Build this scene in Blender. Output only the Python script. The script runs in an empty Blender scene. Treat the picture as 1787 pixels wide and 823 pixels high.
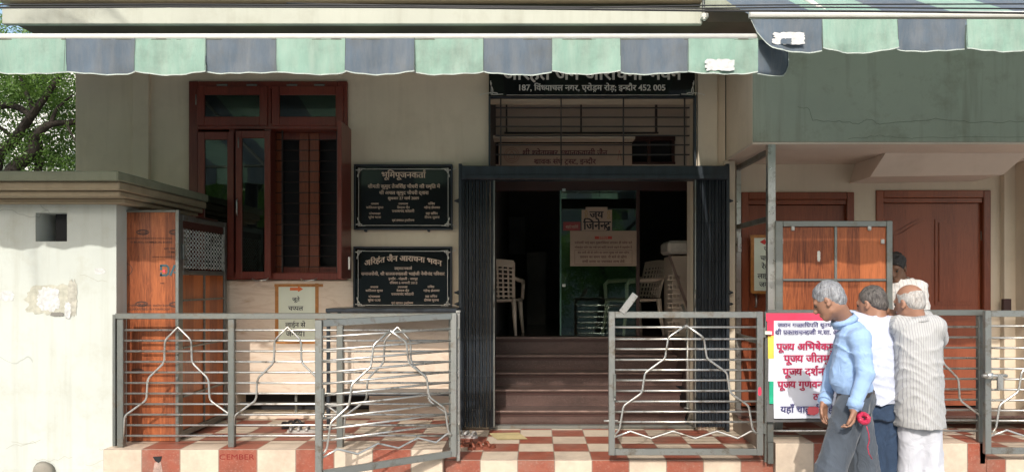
import bpy, bmesh, math, random
import numpy as np
from mathutils import Vector, Matrix
R = math.radians
random.seed(7)
SC = bpy.context.scene
COL = SC.collection

# ------------------------------------------------------------------ camera, sky, sun, exposure
CX, CY, F, CH = 935.0, 492.0, 1280.0, 1.44
cd = bpy.data.cameras.new('camera'); cam = bpy.data.objects.new('camera', cd); COL.objects.link(cam)
cam.location = (0, 0, CH); cam.rotation_euler = (R(90), 0, 0)
cd.sensor_width = 36; cd.lens = F / 1787 * 36
cd.shift_x = -(CX - 893.5) / 1787; cd.shift_y = (CY - 411.5) / 1787
cd.clip_end = 2000; cd.clip_start = 0.05
SC.camera = cam
SUN_DIR = Vector((0.17, 1.0, -0.72)).normalized()
w = bpy.data.worlds.new('World'); SC.world = w; w.use_nodes = True
nt = w.node_tree; bgn = nt.nodes['Background']
sky = nt.nodes.new('ShaderNodeTexSky'); sky.sky_type = 'NISHITA'; sky.sun_disc = False
sky.sun_elevation = math.asin(-SUN_DIR.z)
sky.sun_rotation = math.atan2(-SUN_DIR.x, -SUN_DIR.y)
sky.dust_density = 3.0; sky.air_density = 1.2
nt.links.new(sky.outputs[0], bgn.inputs[0]); bgn.inputs[1].default_value = 0.15
sl = bpy.data.lights.new('sun', 'SUN'); sun = bpy.data.objects.new('sun', sl); COL.objects.link(sun)
sl.energy = 2.0; sl.angle = R(0.5); sl.color = (1.0, 0.96, 0.89)
sun.rotation_euler = SUN_DIR.to_track_quat('-Z', 'Y').to_euler()
SC.view_settings.view_transform = 'Standard'; SC.view_settings.look = 'None'
SC.view_settings.exposure = 0.80; SC.view_settings.gamma = 1
SC.cycles.max_bounces = 8; SC.cycles.diffuse_bounces = 5

def at(px, py, D):
    return Vector(((px - CX) * D / F, D, CH - (py - CY) * D / F))
def X(px, D): return (px - CX) * D / F
def Z(py, D): return CH - (py - CY) * D / F

# ------------------------------------------------------------------ materials
class NB:
    def __init__(s, name):
        s.m = bpy.data.materials.new(name); s.m.use_nodes = True
        s.t = s.m.node_tree; s.p = s.t.nodes['Principled BSDF']
        s.tc = s.t.nodes.new('ShaderNodeTexCoord'); s.co = s.tc.outputs['Object']
    def n(s, typ, **kw):
        x = s.t.nodes.new(typ)
        for k, v in kw.items():
            if hasattr(x, k): setattr(x, k, v)
            else: x.inputs[k.replace('_', ' ')].default_value = v
        return x
    def l(s, a, b): s.t.links.new(a, b)
    def math(s, op, a, b=None, c=None):
        x = s.n('ShaderNodeMath'); x.operation = op
        for i, v in enumerate((a, b, c)):
            if v is None: continue
            if isinstance(v, (int, float)): x.inputs[i].default_value = v
            else: s.l(v, x.inputs[i])
        return x.outputs[0]
    def mapped(s, scale=(1, 1, 1), rot=(0, 0, 0)):
        x = s.n('ShaderNodeMapping'); s.l(s.co, x.inputs[0])
        x.inputs['Scale'].default_value = scale; x.inputs['Rotation'].default_value = rot
        return x.outputs[0]
    def noise(s, scale, detail=4, rough=0.55, co=None, dist=0.0):
        x = s.n('ShaderNodeTexNoise'); s.l(co or s.co, x.inputs['Vector'])
        x.inputs['Scale'].default_value = scale; x.inputs['Detail'].default_value = detail
        x.inputs['Roughness'].default_value = rough; x.inputs['Distortion'].default_value = dist
        return x.outputs[0]
    def ramp(s, fac, stops):
        x = s.n('ShaderNodeValToRGB'); s.l(fac, x.inputs[0]); e = x.color_ramp.elements
        e[0].position, e[0].color = stops[0][0], (*stops[0][1], 1)
        e[1].position, e[1].color = stops[-1][0], (*stops[-1][1], 1)
        for p, c in stops[1:-1]:
            k = e.new(p); k.color = (*c, 1)
        return x.outputs[0]
    def mix(s, fac, a, b, mode='MIX'):
        x = s.n('ShaderNodeMix'); x.data_type = 'RGBA'; x.blend_type = mode
        for i, v in ((0, fac), (6, a), (7, b)):
            if isinstance(v, (int, float)): x.inputs[i].default_value = v
            elif isinstance(v, tuple): x.inputs[i].default_value = (*v, 1)
            else: s.l(v, x.inputs[i])
        return x.outputs[2]
    def bump(s, h, strength=0.3, dist=0.01):
        x = s.n('ShaderNodeBump'); s.l(h, x.inputs['Height'])
        x.inputs['Strength'].default_value = strength; x.inputs['Distance'].default_value = dist
        s.l(x.outputs[0], s.p.inputs['Normal'])
    def col(s, c): s.l(c, s.p.inputs['Base Color'])
    def sep(s):
        x = s.n('ShaderNodeSeparateXYZ'); s.l(s.co, x.inputs[0]); return x.outputs

def sc3(c, k): return tuple(min(1, v * k) for v in c)
def simple(name, c, rough=0.6, metal=0.0, var=0.15, scale=6, bump=0.0, bscale=60, spec=0.5, stretch=(1, 1, 1)):
    b = NB(name); co = b.mapped(stretch)
    f = b.noise(scale, 5, 0.6, co)
    b.col(b.ramp(f, [(0.3, sc3(c, 1 - var)), (0.7, sc3(c, 1 + var))]))
    b.p.inputs['Roughness'].default_value = rough; b.p.inputs['Metallic'].default_value = metal
    b.p.inputs['Specular IOR Level'].default_value = spec
    if bump: b.bump(b.noise(bscale, 3, 0.6), bump, 0.004)
    return b.m

def plaster(name, c, stain=(0.5, 0.45, 0.36), amt=0.35, cracks=False, streak=True):
    b = NB(name)
    f = b.noise(0.9, 6, 0.65); base = b.ramp(f, [(0.3, sc3(c, 0.9)), (0.7, sc3(c, 1.06))])
    g = b.ramp(b.noise(3.2, 8, 0.7), [(0.52, (0, 0, 0)), (0.75, (1, 1, 1))])
    x = b.mix(b.math('MULTIPLY', g, amt), base, tuple(a * q for a, q in zip(c, stain)))
    if streak:
        s_ = b.ramp(b.noise(5, 5, 0.6, b.mapped((2.2, 2.2, 0.15))), [(0.5, (0, 0, 0)), (0.8, (1, 1, 1))])
        x = b.mix(b.math('MULTIPLY', s_, amt * 0.8), x, tuple(a * q * 0.9 for a, q in zip(c, stain)))
    h = b.noise(26, 6, 0.7)
    if cracks:
        sz = b.sep()[2]; sp = b.math('SUBTRACT', b.math('ADD', b.math('MULTIPLY', b.noise(4.5, 8, .75), 1.5), -.45), b.math('MULTIPLY', b.math('ADD', sz, .1), 1.1))
        x = b.mix(b.math('MULTIPLY', b.ramp(sp, [(.0, (0, 0, 0)), (.5, (1, 1, 1))]), .7), x, (.30, .24, .165))
        h = b.math('ADD', h, b.math('MULTIPLY', b.noise(5, 6, .6), 3.0))
        v = b.n('ShaderNodeTexVoronoi'); v.feature = 'DISTANCE_TO_EDGE'; v.inputs['Scale'].default_value = 0.75
        wco = b.n('ShaderNodeVectorMath'); wco.operation = 'ADD'
        nn = b.n('ShaderNodeTexNoise'); nn.inputs['Scale'].default_value = 3; b.l(b.co, nn.inputs['Vector'])
        sm = b.n('ShaderNodeVectorMath'); sm.operation = 'SCALE'; sm.inputs['Scale'].default_value = 0.45
        b.l(nn.outputs['Color'], sm.inputs[0]); b.l(b.co, wco.inputs[0]); b.l(sm.outputs[0], wco.inputs[1])
        b.l(wco.outputs[0], v.inputs['Vector'])
        k = b.math('LESS_THAN', v.outputs['Distance'], 0.0035)
        msk = b.math('GREATER_THAN', b.noise(0.9, 2, 0.5), 0.52)
        x = b.mix(b.math('MULTIPLY', b.math('MULTIPLY', k, msk), 0.45), x, sc3(c, 0.5))
    b.col(x); b.p.inputs['Roughness'].default_value = 0.85; b.bump(h, 0.25, 0.004)
    return b.m

def wood(name, c1, c2, plank=0.13, rough=0.4, axis='x', grain=1.0):
    b = NB(name); s = b.sep(); u = s[0] if axis == 'x' else s[1]
    fl = b.math('FLOOR', b.math('DIVIDE', u, plank))
    wn = b.n('ShaderNodeTexWhiteNoise'); wn.noise_dimensions = '1D'; b.l(fl, wn.inputs['W'])
    off = b.n('ShaderNodeCombineXYZ'); b.l(b.math('MULTIPLY', wn.outputs[0], 9.0), off.inputs[2])
    ad = b.n('ShaderNodeVectorMath'); ad.operation = 'ADD'; b.l(b.co, ad.inputs[0]); b.l(off.outputs[0], ad.inputs[1])
    mp = b.n('ShaderNodeMapping'); b.l(ad.outputs[0], mp.inputs[0]); mp.inputs['Scale'].default_value = (26, 26, 1.7)
    g = b.noise(2.2, 9, 0.72, mp.outputs[0], 1.6)
    g2 = b.noise(9, 4, 0.6, mp.outputs[0])
    f = b.math('ADD', b.math('MULTIPLY', g, 0.75), b.math('ADD', b.math('MULTIPLY', wn.outputs[0], 0.22), b.math('MULTIPLY', g2, 0.12)))
    mid = tuple((p * 0.5 + q * 0.5) for p, q in zip(c1, c2))
    b.col(b.ramp(f, [(0.34, c1), (0.5, mid), (0.66, c2)]))
    b.p.inputs['Roughness'].default_value = rough
    b.bump(g, 0.1 * grain, 0.002)
    return b.m

def tiles(name, size, x0, y0, z0, ca=(0.62, 0.51, 0.40), cb=(0.27, 0.075, 0.045), flip=0):
    """red and cream checker, grout lines, worn edges; pattern on x and y (top) or x and z (riser)"""
    b = NB(name); s = b.sep()
    ge = b.n('ShaderNodeNewGeometry'); sn = b.n('ShaderNodeSeparateXYZ'); b.l(ge.outputs['Normal'], sn.inputs[0])
    top = b.math('GREATER_THAN', b.math('ABSOLUTE', sn.outputs[2]), 0.5)
    u = b.math('DIVIDE', b.math('SUBTRACT', s[0], x0), size)
    vy = b.math('DIVIDE', b.math('SUBTRACT', s[1], y0), size)
    vz = b.math('DIVIDE', b.math('SUBTRACT', s[2], z0), size)
    v = b.math('ADD', b.math('MULTIPLY', vy, top), b.math('MULTIPLY', vz, b.math('SUBTRACT', 1.0, top)))
    par = b.math('ADD', b.math('ADD', b.math('FLOOR', u), b.math('FLOOR', v)), flip)
    odd = b.math('GREATER_THAN', b.math('FLOORED_MODULO', par, 2.0), 0.5)
    fu = b.math('ABSOLUTE', b.math('SUBTRACT', b.math('FRACT', u), 0.5)); fv = b.math('ABSOLUTE', b.math('SUBTRACT', b.math('FRACT', v), 0.5))
    gr = b.math('GREATER_THAN', b.math('MAXIMUM', fu, fv), 0.488)
    n1 = b.noise(7, 7, 0.7); n2 = b.noise(55, 3, 0.6)
    A = b.ramp(n1, [(0.3, sc3(ca, 0.86)), (0.7, sc3(ca, 1.05))])
    B = b.ramp(n1, [(0.3, sc3(cb, 0.8)), (0.62, sc3(cb, 1.15)), (0.75, sc3(cb, 1.9))])
    c = b.mix(odd, A, B); c = b.mix(gr, c, (0.24, 0.19, 0.15))
    d = b.ramp(b.noise(2.1, 7, 0.7), [(0.48, (0, 0, 0)), (0.72, (1, 1, 1))])
    c = b.mix(b.math('MULTIPLY', d, 0.55), c, (0.27, 0.20, 0.155)); c = b.mix(b.math('MULTIPLY', b.ramp(n2, [(0.55, (0, 0, 0)), (0.75, (1, 1, 1))]), 0.25), c, (0.5, 0.42, 0.35))
    b.col(c)
    b.l(b.math('ADD', 0.32, b.math('MULTIPLY', n2, 0.3)), b.p.inputs['Roughness'])
    b.bump(b.math('SUBTRACT', n2, b.math('MULTIPLY', gr, 2.0)), 0.15, 0.003)
    return b.m

def steel(name, c=(0.42, 0.43, 0.42), rough=0.3):
    b = NB(name)
    f = b.noise(9, 7, 0.7); f2 = b.noise(40, 3, 0.6, b.mapped((1, 1, 4)))
    b.col(b.mix(b.ramp(f, [(0.52, (0, 0, 0)), (0.68, (1, 1, 1))]), c, (0.20, 0.17, 0.135)))
    b.p.inputs['Metallic'].default_value = 0.85
    b.l(b.math('ADD', rough - 0.08, b.math('MULTIPLY', f, 0.4)), b.p.inputs['Roughness'])
    b.bump(f2, 0.12, 0.002)
    return b.m

def fabric(name, c, var=0.12, rough=0.9, stripes=None, faded=None):
    b = NB(name)
    f = b.noise(4, 6, 0.65, b.mapped((1, 1, 0.35)))
    x = b.ramp(f, [(0.3, sc3(c, 1 - var)), (0.7, sc3(c, 1 + var))])
    if faded:
        g = b.ramp(b.noise(14, 6, 0.7, b.mapped((1, 1, 0.2))), [(0.45, (0, 0, 0)), (0.8, (1, 1, 1))])
        x = b.mix(b.math('MULTIPLY', g, 0.5), x, faded)
    if stripes:
        per, sc, wdt = stripes
        s = b.sep(); wob = b.math('MULTIPLY', b.noise(2, 2), 0.02)
        u = b.math('FRACT', b.math('DIVIDE', b.math('ADD', s[0], wob), per))
        k = b.math('LESS_THAN', u, wdt)
        x = b.mix(b.math('MULTIPLY', k, 0.55), x, sc)
    b.col(x); b.p.inputs['Roughness'].default_value = rough
    b.p.inputs['Sheen Weight'].default_value = 0.15
    b.bump(b.noise(5.5, 4, 0.55, b.mapped((1.3, 1.3, 0.8), (0.4, 0.5, 0)), 1.4), 0.55, 0.035)
    return b.m

def glass(name, tint=(0.75, 0.85, 0.8)):
    b = NB(name); t = b.t
    tr = t.nodes.new('ShaderNodeBsdfTransparent'); tr.inputs[0].default_value = (*tint, 1)
    gl = t.nodes.new('ShaderNodeBsdfGlossy'); gl.inputs['Roughness'].default_value = 0.02; gl.inputs[0].default_value = (0.9, 1, 0.92, 1)
    fr = t.nodes.new('ShaderNodeFresnel'); fr.inputs[0].default_value = 1.55
    mx = t.nodes.new('ShaderNodeMixShader')
    f = b.math('ADD', b.math('MULTIPLY', fr.outputs[0], 1.1), 0.03)
    b.l(f, mx.inputs[0]); b.l(tr.outputs[0], mx.inputs[1]); b.l(gl.outputs[0], mx.inputs[2])
    b.l(mx.outputs[0], t.nodes['Material Output'].inputs[0])
    return b.m

def leafmat(name, c1, c2):
    b = NB(name)
    f = b.noise(1.3, 4, 0.6); g = b.noise(9, 2)
    x = b.ramp(b.math('ADD', b.math('MULTIPLY', f, 0.6), b.math('MULTIPLY', g, 0.4)), [(0.35, c1), (0.65, c2)])
    b.col(x); b.p.inputs['Roughness'].default_value = 0.5
    tl = b.t.nodes.new('ShaderNodeBsdfTranslucent'); b.l(x, tl.inputs[0])
    mx = b.t.nodes.new('ShaderNodeMixShader'); mx.inputs[0].default_value = 0.4
    b.l(b.p.outputs[0], mx.inputs[1]); b.l(tl.outputs[0], mx.inputs[2]); b.l(mx.outputs[0], b.t.nodes['Material Output'].inputs[0])
    return b.m

M = {}
M['wall'] = plaster('wall_paint', (0.68, 0.575, 0.44), amt=0.22)
M['wallR'] = plaster('wall_paint_side', (0.64, 0.55, 0.43), amt=0.15)
M['soffit'] = plaster('ceiling_paint', (0.62, 0.51, 0.42), amt=0.2, streak=False)
M['green'] = plaster('green_paint', (0.335, 0.365, 0.295), amt=0.6)
M['ledge_green'] = plaster('ledge_paint', (0.22, 0.225, 0.16), amt=0.45)
M['ledge'] = plaster('ledge_plaster', (0.30, 0.24, 0.16), amt=0.4)
M['pillar'] = plaster('white_wash', (0.515, 0.54, 0.50), stain=(0.80, 0.75, 0.66), amt=0.7, cracks=True)
M['beam'] = plaster('beam_paint', (0.41, 0.415, 0.35), amt=0.35)
M['tan'] = plaster('tan_paint', (0.45, 0.36, 0.25), amt=0.4)
M['gap_lip_dark'] = simple('gap_shade_lip_dark', (0.08, 0.085, 0.06), 0.9)  # dark tone for the painted gap shadow, also the awning bar lip
M['road'] = simple('asphalt', (0.36, 0.35, 0.32), 0.9, var=0.25, scale=3, bump=0.5, bscale=120)
M['steel'] = steel('stainless_steel', (0.60, 0.59, 0.56), 0.2)
M['steel_gate'] = steel('gate_steel', (0.34, 0.35, 0.335), 0.28)
M['steel_old'] = steel('galvanised_steel', (0.23, 0.24, 0.225), 0.34)
M['black_iron'] = simple('black_paint', (0.020, 0.026, 0.034), 0.38, var=0.4, scale=14, bump=0.2, bscale=40, stretch=(1, 1, 0.3))
M['grille'] = simple('brown_black_paint', (0.03, 0.02, 0.018), 0.5)
M['granite'] = simple('black_granite', (0.008, 0.010, 0.009), 0.08, var=0.3, scale=60)
M['window_wood'] = wood('dark_red_wood', (0.085, 0.016, 0.011), (0.18, 0.038, 0.024), 0.3, 0.3)
M['door_wood'] = wood('door_wood', (0.14, 0.032, 0.014), (0.27, 0.074, 0.033), 0.25, 0.3)
M['ply'] = wood('orange_laminate', (0.095, 0.022, 0.010), (0.44, 0.13, 0.045), 0.115, 0.35)
M['ply_side'] = wood('orange_laminate_side', (0.18, 0.04, 0.012), (0.50, 0.14, 0.035), 0.16, 0.35, axis='y')
M['darkwood'] = simple('dark_wood', (0.045, 0.014, 0.010), 0.5)
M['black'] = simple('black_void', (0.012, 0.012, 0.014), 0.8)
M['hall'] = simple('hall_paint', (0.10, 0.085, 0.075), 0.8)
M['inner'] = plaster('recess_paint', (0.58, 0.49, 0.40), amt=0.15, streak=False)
M['glass'] = glass('clear_glass')
M['winglass'] = glass('window_glass', (0.30, 0.36, 0.34))
M['white_paint'] = simple('white_paint', (0.62, 0.61, 0.56), 0.4, var=0.08, scale=12)
def awncloth(name, c, faded):
    b = NB(name); st = b.mapped((1, 1, 0.18)); s_ = b.sep()
    x = b.ramp(b.noise(5, 6, 0.7, st), [(0.3, sc3(c, .82)), (0.7, sc3(c, 1.12))])
    x = b.mix(b.math('MULTIPLY', b.ramp(b.noise(11, 7, 0.75, st), [(0.42, (0, 0, 0)), (0.75, (1, 1, 1))]), 0.75), x, faded)
    x = b.mix(b.math('MULTIPLY', b.ramp(b.noise(3.1, 8, 0.75), [(0.5, (0, 0, 0)), (0.78, (1, 1, 1))]), 0.5), x, (.13, .12, .10))
    b.col(x); b.p.inputs['Roughness'].default_value = .85
    b.bump(b.math('ADD', b.noise(9, 5, .6, b.mapped((1, 1, .35)), .8), b.math('MULTIPLY', b.noise(220, 1, .5), .12)), .45, .02)
    tl = b.t.nodes.new('ShaderNodeBsdfTranslucent'); b.l(x, tl.inputs[0]); mx = b.t.nodes.new('ShaderNodeMixShader'); mx.inputs[0].default_value = .3
    b.l(b.p.outputs[0], mx.inputs[1]); b.l(tl.outputs[0], mx.inputs[2]); b.l(mx.outputs[0], b.t.nodes['Material Output'].inputs[0]); return b.m
M['cloth_green'] = awncloth('awning_green', (0.30, 0.47, 0.385), (0.43, 0.53, 0.45))
M['cloth_blue'] = awncloth('awning_blue', (0.13, 0.17, 0.215), (0.235, 0.245, 0.25))
M['piping'] = simple('awning_piping', (0.40, 0.45, 0.41), 0.8)
M['gold'] = simple('engraved_letter', (0.52, 0.38, 0.29), 0.6, var=0.2, scale=30)
M['silver'] = simple('pale_letter', (0.62, 0.58, 0.52), 0.6, var=0.15, scale=30)
M['paper'] = simple('paper', (0.66, 0.70, 0.58), 0.7, var=0.05, scale=5)
M['tape'] = simple('brown_tape', (0.42, 0.18, 0.05), 0.3, var=0.25, scale=20)
M['ink'] = simple('ink', (0.03, 0.03, 0.04), 0.7)
M['redink'] = simple('red_ink', (0.42, 0.03, 0.07), 0.7)
M['banner'] = simple('banner_white', (0.66, 0.68, 0.76), 0.45, var=0.05, scale=4, bump=0.25, bscale=7)
M['b_red'] = simple('banner_red', (0.72, 0.045, 0.10), 0.45)
M['b_yellow'] = simple('banner_yellow', (0.80, 0.58, 0.09), 0.45)
M['b_green'] = simple('banner_green', (0.02, 0.38, 0.22), 0.45)
M['b_grey'] = simple('banner_grey', (0.10, 0.10, 0.10), 0.6)
M['cream_sign'] = simple('cream_sign', (0.40, 0.29, 0.22), 0.6, var=0.08)
M['plastic'] = simple('cream_plastic', (0.58, 0.47, 0.38), 0.35, var=0.05)
M['bark'] = simple('bark', (0.024, 0.019, 0.015), 0.95, var=0.6, scale=14, bump=1.0, bscale=38)
M['leaf'] = leafmat('leaf_green', (0.035, 0.085, 0.012), (0.12, 0.22, 0.035))
M['leaf2'] = leafmat('leaf_bright', (0.06, 0.14, 0.02), (0.16, 0.27, 0.05))
M['skin'] = simple('skin', (0.30, 0.155, 0.10), 0.5, var=0.1, scale=18)
M['skin_dark'] = simple('skin_dark', (0.17, 0.085, 0.05), 0.5, var=0.1, scale=18)
def hairmat(name, c, c2, amt=.5):
    b = NB(name); n_ = b.noise(34, 5, .7, b.mapped((1, 1, .35), (.3, .2, 0)), 1.2); f_ = b.noise(120, 3, .6, b.mapped((1, 1, .2), (.4, .3, 0)))
    b.col(b.ramp(b.math('ADD', b.math('MULTIPLY', n_, .55), b.math('MULTIPLY', f_, .45)), [(.38, c2), (.62, c)])); b.p.inputs['Roughness'].default_value = .55; b.bump(b.math('ADD', n_, f_), .9, .008); return b.m
M['hair_grey'] = hairmat('hair_grey', (.34, .35, .37), (.10, .10, .11))
M['hair_dark'] = hairmat('hair_dark_grey', (.14, .125, .115), (.03, .026, .025))
M['hair_white'] = hairmat('hair_white', (.50, .485, .46), (.26, .23, .21))
M['hair_black'] = hairmat('hair_black', (.03, .027, .026), (.006, .005, .005))
M['shirt_blue'] = fabric('blue_cotton', (0.28, 0.42, 0.66), 0.06)
M['shirt_white'] = fabric('white_jersey', (0.52, 0.56, 0.68), 0.05)
M['kurta'] = fabric('striped_cotton', (0.42, 0.42, 0.415), 0.06, stripes=(0.0155, (0.17, 0.17, 0.19), 0.22))
M['shirt_check'] = fabric('patterned_cotton', (0.60, 0.58, 0.56), 0.10, stripes=(0.03, (0.3, 0.3, 0.33), 0.2))
M['slate'] = fabric('slate_trousers', (0.060, 0.074, 0.095), 0.2)
M['denim'] = fabric('navy_denim', (0.028, 0.055, 0.11), 0.35)
M['white_cloth'] = fabric('white_trousers', (0.50, 0.51, 0.56), 0.05)
M['shoe'] = simple('leather', (0.03, 0.02, 0.015), 0.4)
M['ribbon'] = simple('pink_ribbon', (0.42, 0.02, 0.06), 0.3, var=0.3, scale=60)
b = NB('step_granite'); f = b.noise(2.0, 8, 0.7, b.mapped((1, 3, 3))); sp = b.noise(160, 2, 0.6)
c = b.ramp(f, [(0.3, (0.042, 0.023, 0.019)), (0.7, (0.105, 0.058, 0.048))]); c = b.mix(b.math('MULTIPLY', b.math('GREATER_THAN', sp, 0.62), 0.5), c, (0.26, 0.19, 0.16))
b.col(c); b.p.inputs['Roughness'].default_value = 0.35; b.bump(sp, 0.2, 0.002); M['step'] = b.m
M['nosing'] = simple('worn_lit_nosing', (.20, .135, .115), .4, var=.45, scale=7, stretch=(1, .2, .2))  # worn edge tone and edge highlight, both put into the colour
b = NB('marble'); g = b.noise(1.6, 9, 0.62, b.mapped((1.2, 1, 5), (0, R(14), 0)), 1.2)
b.col(b.ramp(g, [(0.3, (0.60, 0.47, 0.36)), (0.52, (0.70, 0.58, 0.47)), (0.7, (0.52, 0.38, 0.27))])); b.p.inputs['Roughness'].default_value = 0.22; M['marble'] = b.m
M['tileL'] = tiles('tiles_left', 0.307, X(180, 5.85), 5.85, 0.11 - 0.307)
M['tileC'] = tiles('tiles_centre', 0.302, -0.45, 5.95, -0.302)
M['tileR'] = tiles('tiles_right', 0.309, X(1353, 5.9), 5.9, 0.15 - 0.309)

# ------------------------------------------------------------------ object helpers
BASE = {}
def tag(o, label=None, cat=None, group=None, kind=None):
    for k, v in (('label', label), ('category', cat), ('group', group), ('kind', kind)):
        if v: o[k] = v
    return o
def thing(name, loc, label, cat, group=None):
    o = bpy.data.objects.new(name, None); COL.objects.link(o); o.empty_display_size = 0.1
    o.location = loc; BASE[o] = Vector(loc); return tag(o, label, cat, group)

class MB:
    def __init__(s): s.b = bmesh.new()
    def box(s, x0, x1, y0, y1, z0, z1, bev=0.0, mi=0):
        if x0 > x1: x0, x1 = x1, x0
        if y0 > y1: y0, y1 = y1, y0
        if z0 > z1: z0, z1 = z1, z0
        vs = [s.b.verts.new((x, y, z)) for x in (x0, x1) for y in (y0, y1) for z in (z0, z1)]
        fs = [s.b.faces.new([vs[i] for i in q]) for q in ((0, 1, 3, 2), (4, 6, 7, 5), (0, 4, 5, 1), (2, 3, 7, 6), (0, 2, 6, 4), (1, 5, 7, 3))]
        for f in fs: f.material_index = mi
        if bev:
            es = set(e for f in fs for e in f.edges)
            bmesh.ops.bevel(s.b, geom=list(es), offset=bev, segments=1, affect='EDGES', profile=0.5)
        return s
    def obox(s, p0, p1, w, h, up=Vector((0, 0, 1)), bev=0.0):
        """bar of rectangular section w (sideways) x h (up) from p0 to p1"""
        p0, p1 = Vector(p0), Vector(p1); d = (p1 - p0).normalized()
        if abs(d.dot(up)) > 0.98: up = Vector((0, 1, 0))
        sd = d.cross(up).normalized(); u = sd.cross(d).normalized()
        vs = []
        for p in (p0, p1):
            for a, c in ((-1, -1), (1, -1), (1, 1), (-1, 1)): vs.append(s.b.verts.new(p + sd * a * w / 2 + u * c * h / 2))
        fs = [s.b.faces.new([vs[i] for i in q]) for q in ((3, 2, 1, 0), (4, 5, 6, 7), (0, 1, 5, 4), (1, 2, 6, 5), (2, 3, 7, 6), (3, 0, 4, 7))]
        if bev:
            bmesh.ops.bevel(s.b, geom=list(set(e for f in fs for e in f.edges)), offset=bev, segments=1, affect='EDGES', profile=0.5)
        return s
    def tube(s, pts, r, n=8, rs=None, smooth=True):
        pts = [Vector(p) for p in pts]; rings = []
        prev = None
        for i, p in enumerate(pts):
            a = pts[max(0, i - 1)]; c = pts[min(len(pts) - 1, i + 1)]; d = (c - a).normalized()
            if prev is None:
                ref = Vector((0, 0, 1)) if abs(d.z) < 0.9 else Vector((1, 0, 0)); sd = d.cross(ref).normalized()
            else:
                sd = (prev - d * prev.dot(d)).normalized()
            prev = sd; u = sd.cross(d); rr = rs[i] if rs else r
            rings.append([s.b.verts.new(p + (sd * math.cos(t) + u * math.sin(t)) * rr) for t in (2 * math.pi * k / n for k in range(n))])
        for A, B in zip(rings, rings[1:]):
            for k in range(n):
                f = s.b.faces.new((A[k], A[(k + 1) % n], B[(k + 1) % n], B[k])); f.smooth = smooth
        s.b.faces.new(rings[0][::-1]); s.b.faces.new(rings[-1]); return s
    def prism(s, poly, y0, y1, mi=0):
        """poly in (x, z), extruded in y"""
        A = [s.b.verts.new((x, y0, z)) for x, z in poly]; B = [s.b.verts.new((x, y1, z)) for x, z in poly]
        n = len(poly); s.b.faces.new(A).material_index = mi; s.b.faces.new(B[::-1]).material_index = mi
        for k in range(n): s.b.faces.new((A[k], B[k], B[(k + 1) % n], A[(k + 1) % n])).material_index = mi
        return s
    def poly3(s, pts, mi=0):
        f = s.b.faces.new([s.b.verts.new(p) for p in pts]); f.material_index = mi; return s
    def build(s, name, mats, parent=None, label=None, recalc=True):
        if recalc: bmesh.ops.recalc_face_normals(s.b, faces=s.b.faces)
        me = bpy.data.meshes.new(name)
        base = BASE.get(parent, Vector((0, 0, 0)))
        if parent is not None: bmesh.ops.translate(s.b, verts=s.b.verts, vec=-base)
        s.b.to_mesh(me); s.b.free()
        return link(name, me, mats, parent, base, label)
def link(name, me, mats, parent=None, base=Vector((0, 0, 0)), label=None):
    for m in (mats if isinstance(mats, (list, tuple)) else [mats]): me.materials.append(m)
    o = bpy.data.objects.new(name, me); COL.objects.link(o)
    if parent is not None: o.parent = parent; BASE[o] = base
    if label: o['label'] = label
    return o
def pymesh(name, V, Fc, mats, parent=None, smooth=False, label=None, mi=None):
    base = BASE.get(parent, Vector((0, 0, 0)))
    V = np.asarray(V, float) - np.array(base)
    me = bpy.data.meshes.new(name); me.from_pydata(V.tolist(), [], [list(map(int, f)) for f in Fc]); me.update()
    if smooth: me.polygons.foreach_set('use_smooth', [True] * len(me.polygons))
    if mi is not None: me.polygons.foreach_set('material_index', mi)
    return link(name, me, mats, parent, base, label)

def wall_holes(name, mat, x0, x1, z0, z1, y0, y1, holes, parent=None, kind=None):
    xs = sorted({x0, x1, *[h[0] for h in holes], *[h[1] for h in holes]}); zs = sorted({z0, z1, *[h[2] for h in holes], *[h[3] for h in holes]})
    solid = lambda i, j: 0 <= i < len(xs) - 1 and 0 <= j < len(zs) - 1 and not any(h[0] <= (xs[i] + xs[i + 1]) / 2 <= h[1] and h[2] <= (zs[j] + zs[j + 1]) / 2 <= h[3] for h in holes)
    m = MB()
    for i in range(len(xs) - 1):
        for j in range(len(zs) - 1):
            if not solid(i, j): continue
            a, c, d, e = xs[i], xs[i + 1], zs[j], zs[j + 1]
            m.poly3([(a, y0, d), (c, y0, d), (c, y0, e), (a, y0, e)]); m.poly3([(a, y1, e), (c, y1, e), (c, y1, d), (a, y1, d)])
            if not solid(i - 1, j): m.poly3([(a, y0, d), (a, y0, e), (a, y1, e), (a, y1, d)])
            if not solid(i + 1, j): m.poly3([(c, y0, e), (c, y0, d), (c, y1, d), (c, y1, e)])
            if not solid(i, j - 1): m.poly3([(a, y0, d), (a, y1, d), (c, y1, d), (c, y0, d)])
            if not solid(i, j + 1): m.poly3([(a, y0, e), (c, y0, e), (c, y1, e), (a, y1, e)])
    bmesh.ops.remove_doubles(m.b, verts=m.b.verts, dist=1e-5)
    o = m.build(name, mat, parent)
    if kind: o['kind'] = kind
    return o

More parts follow.
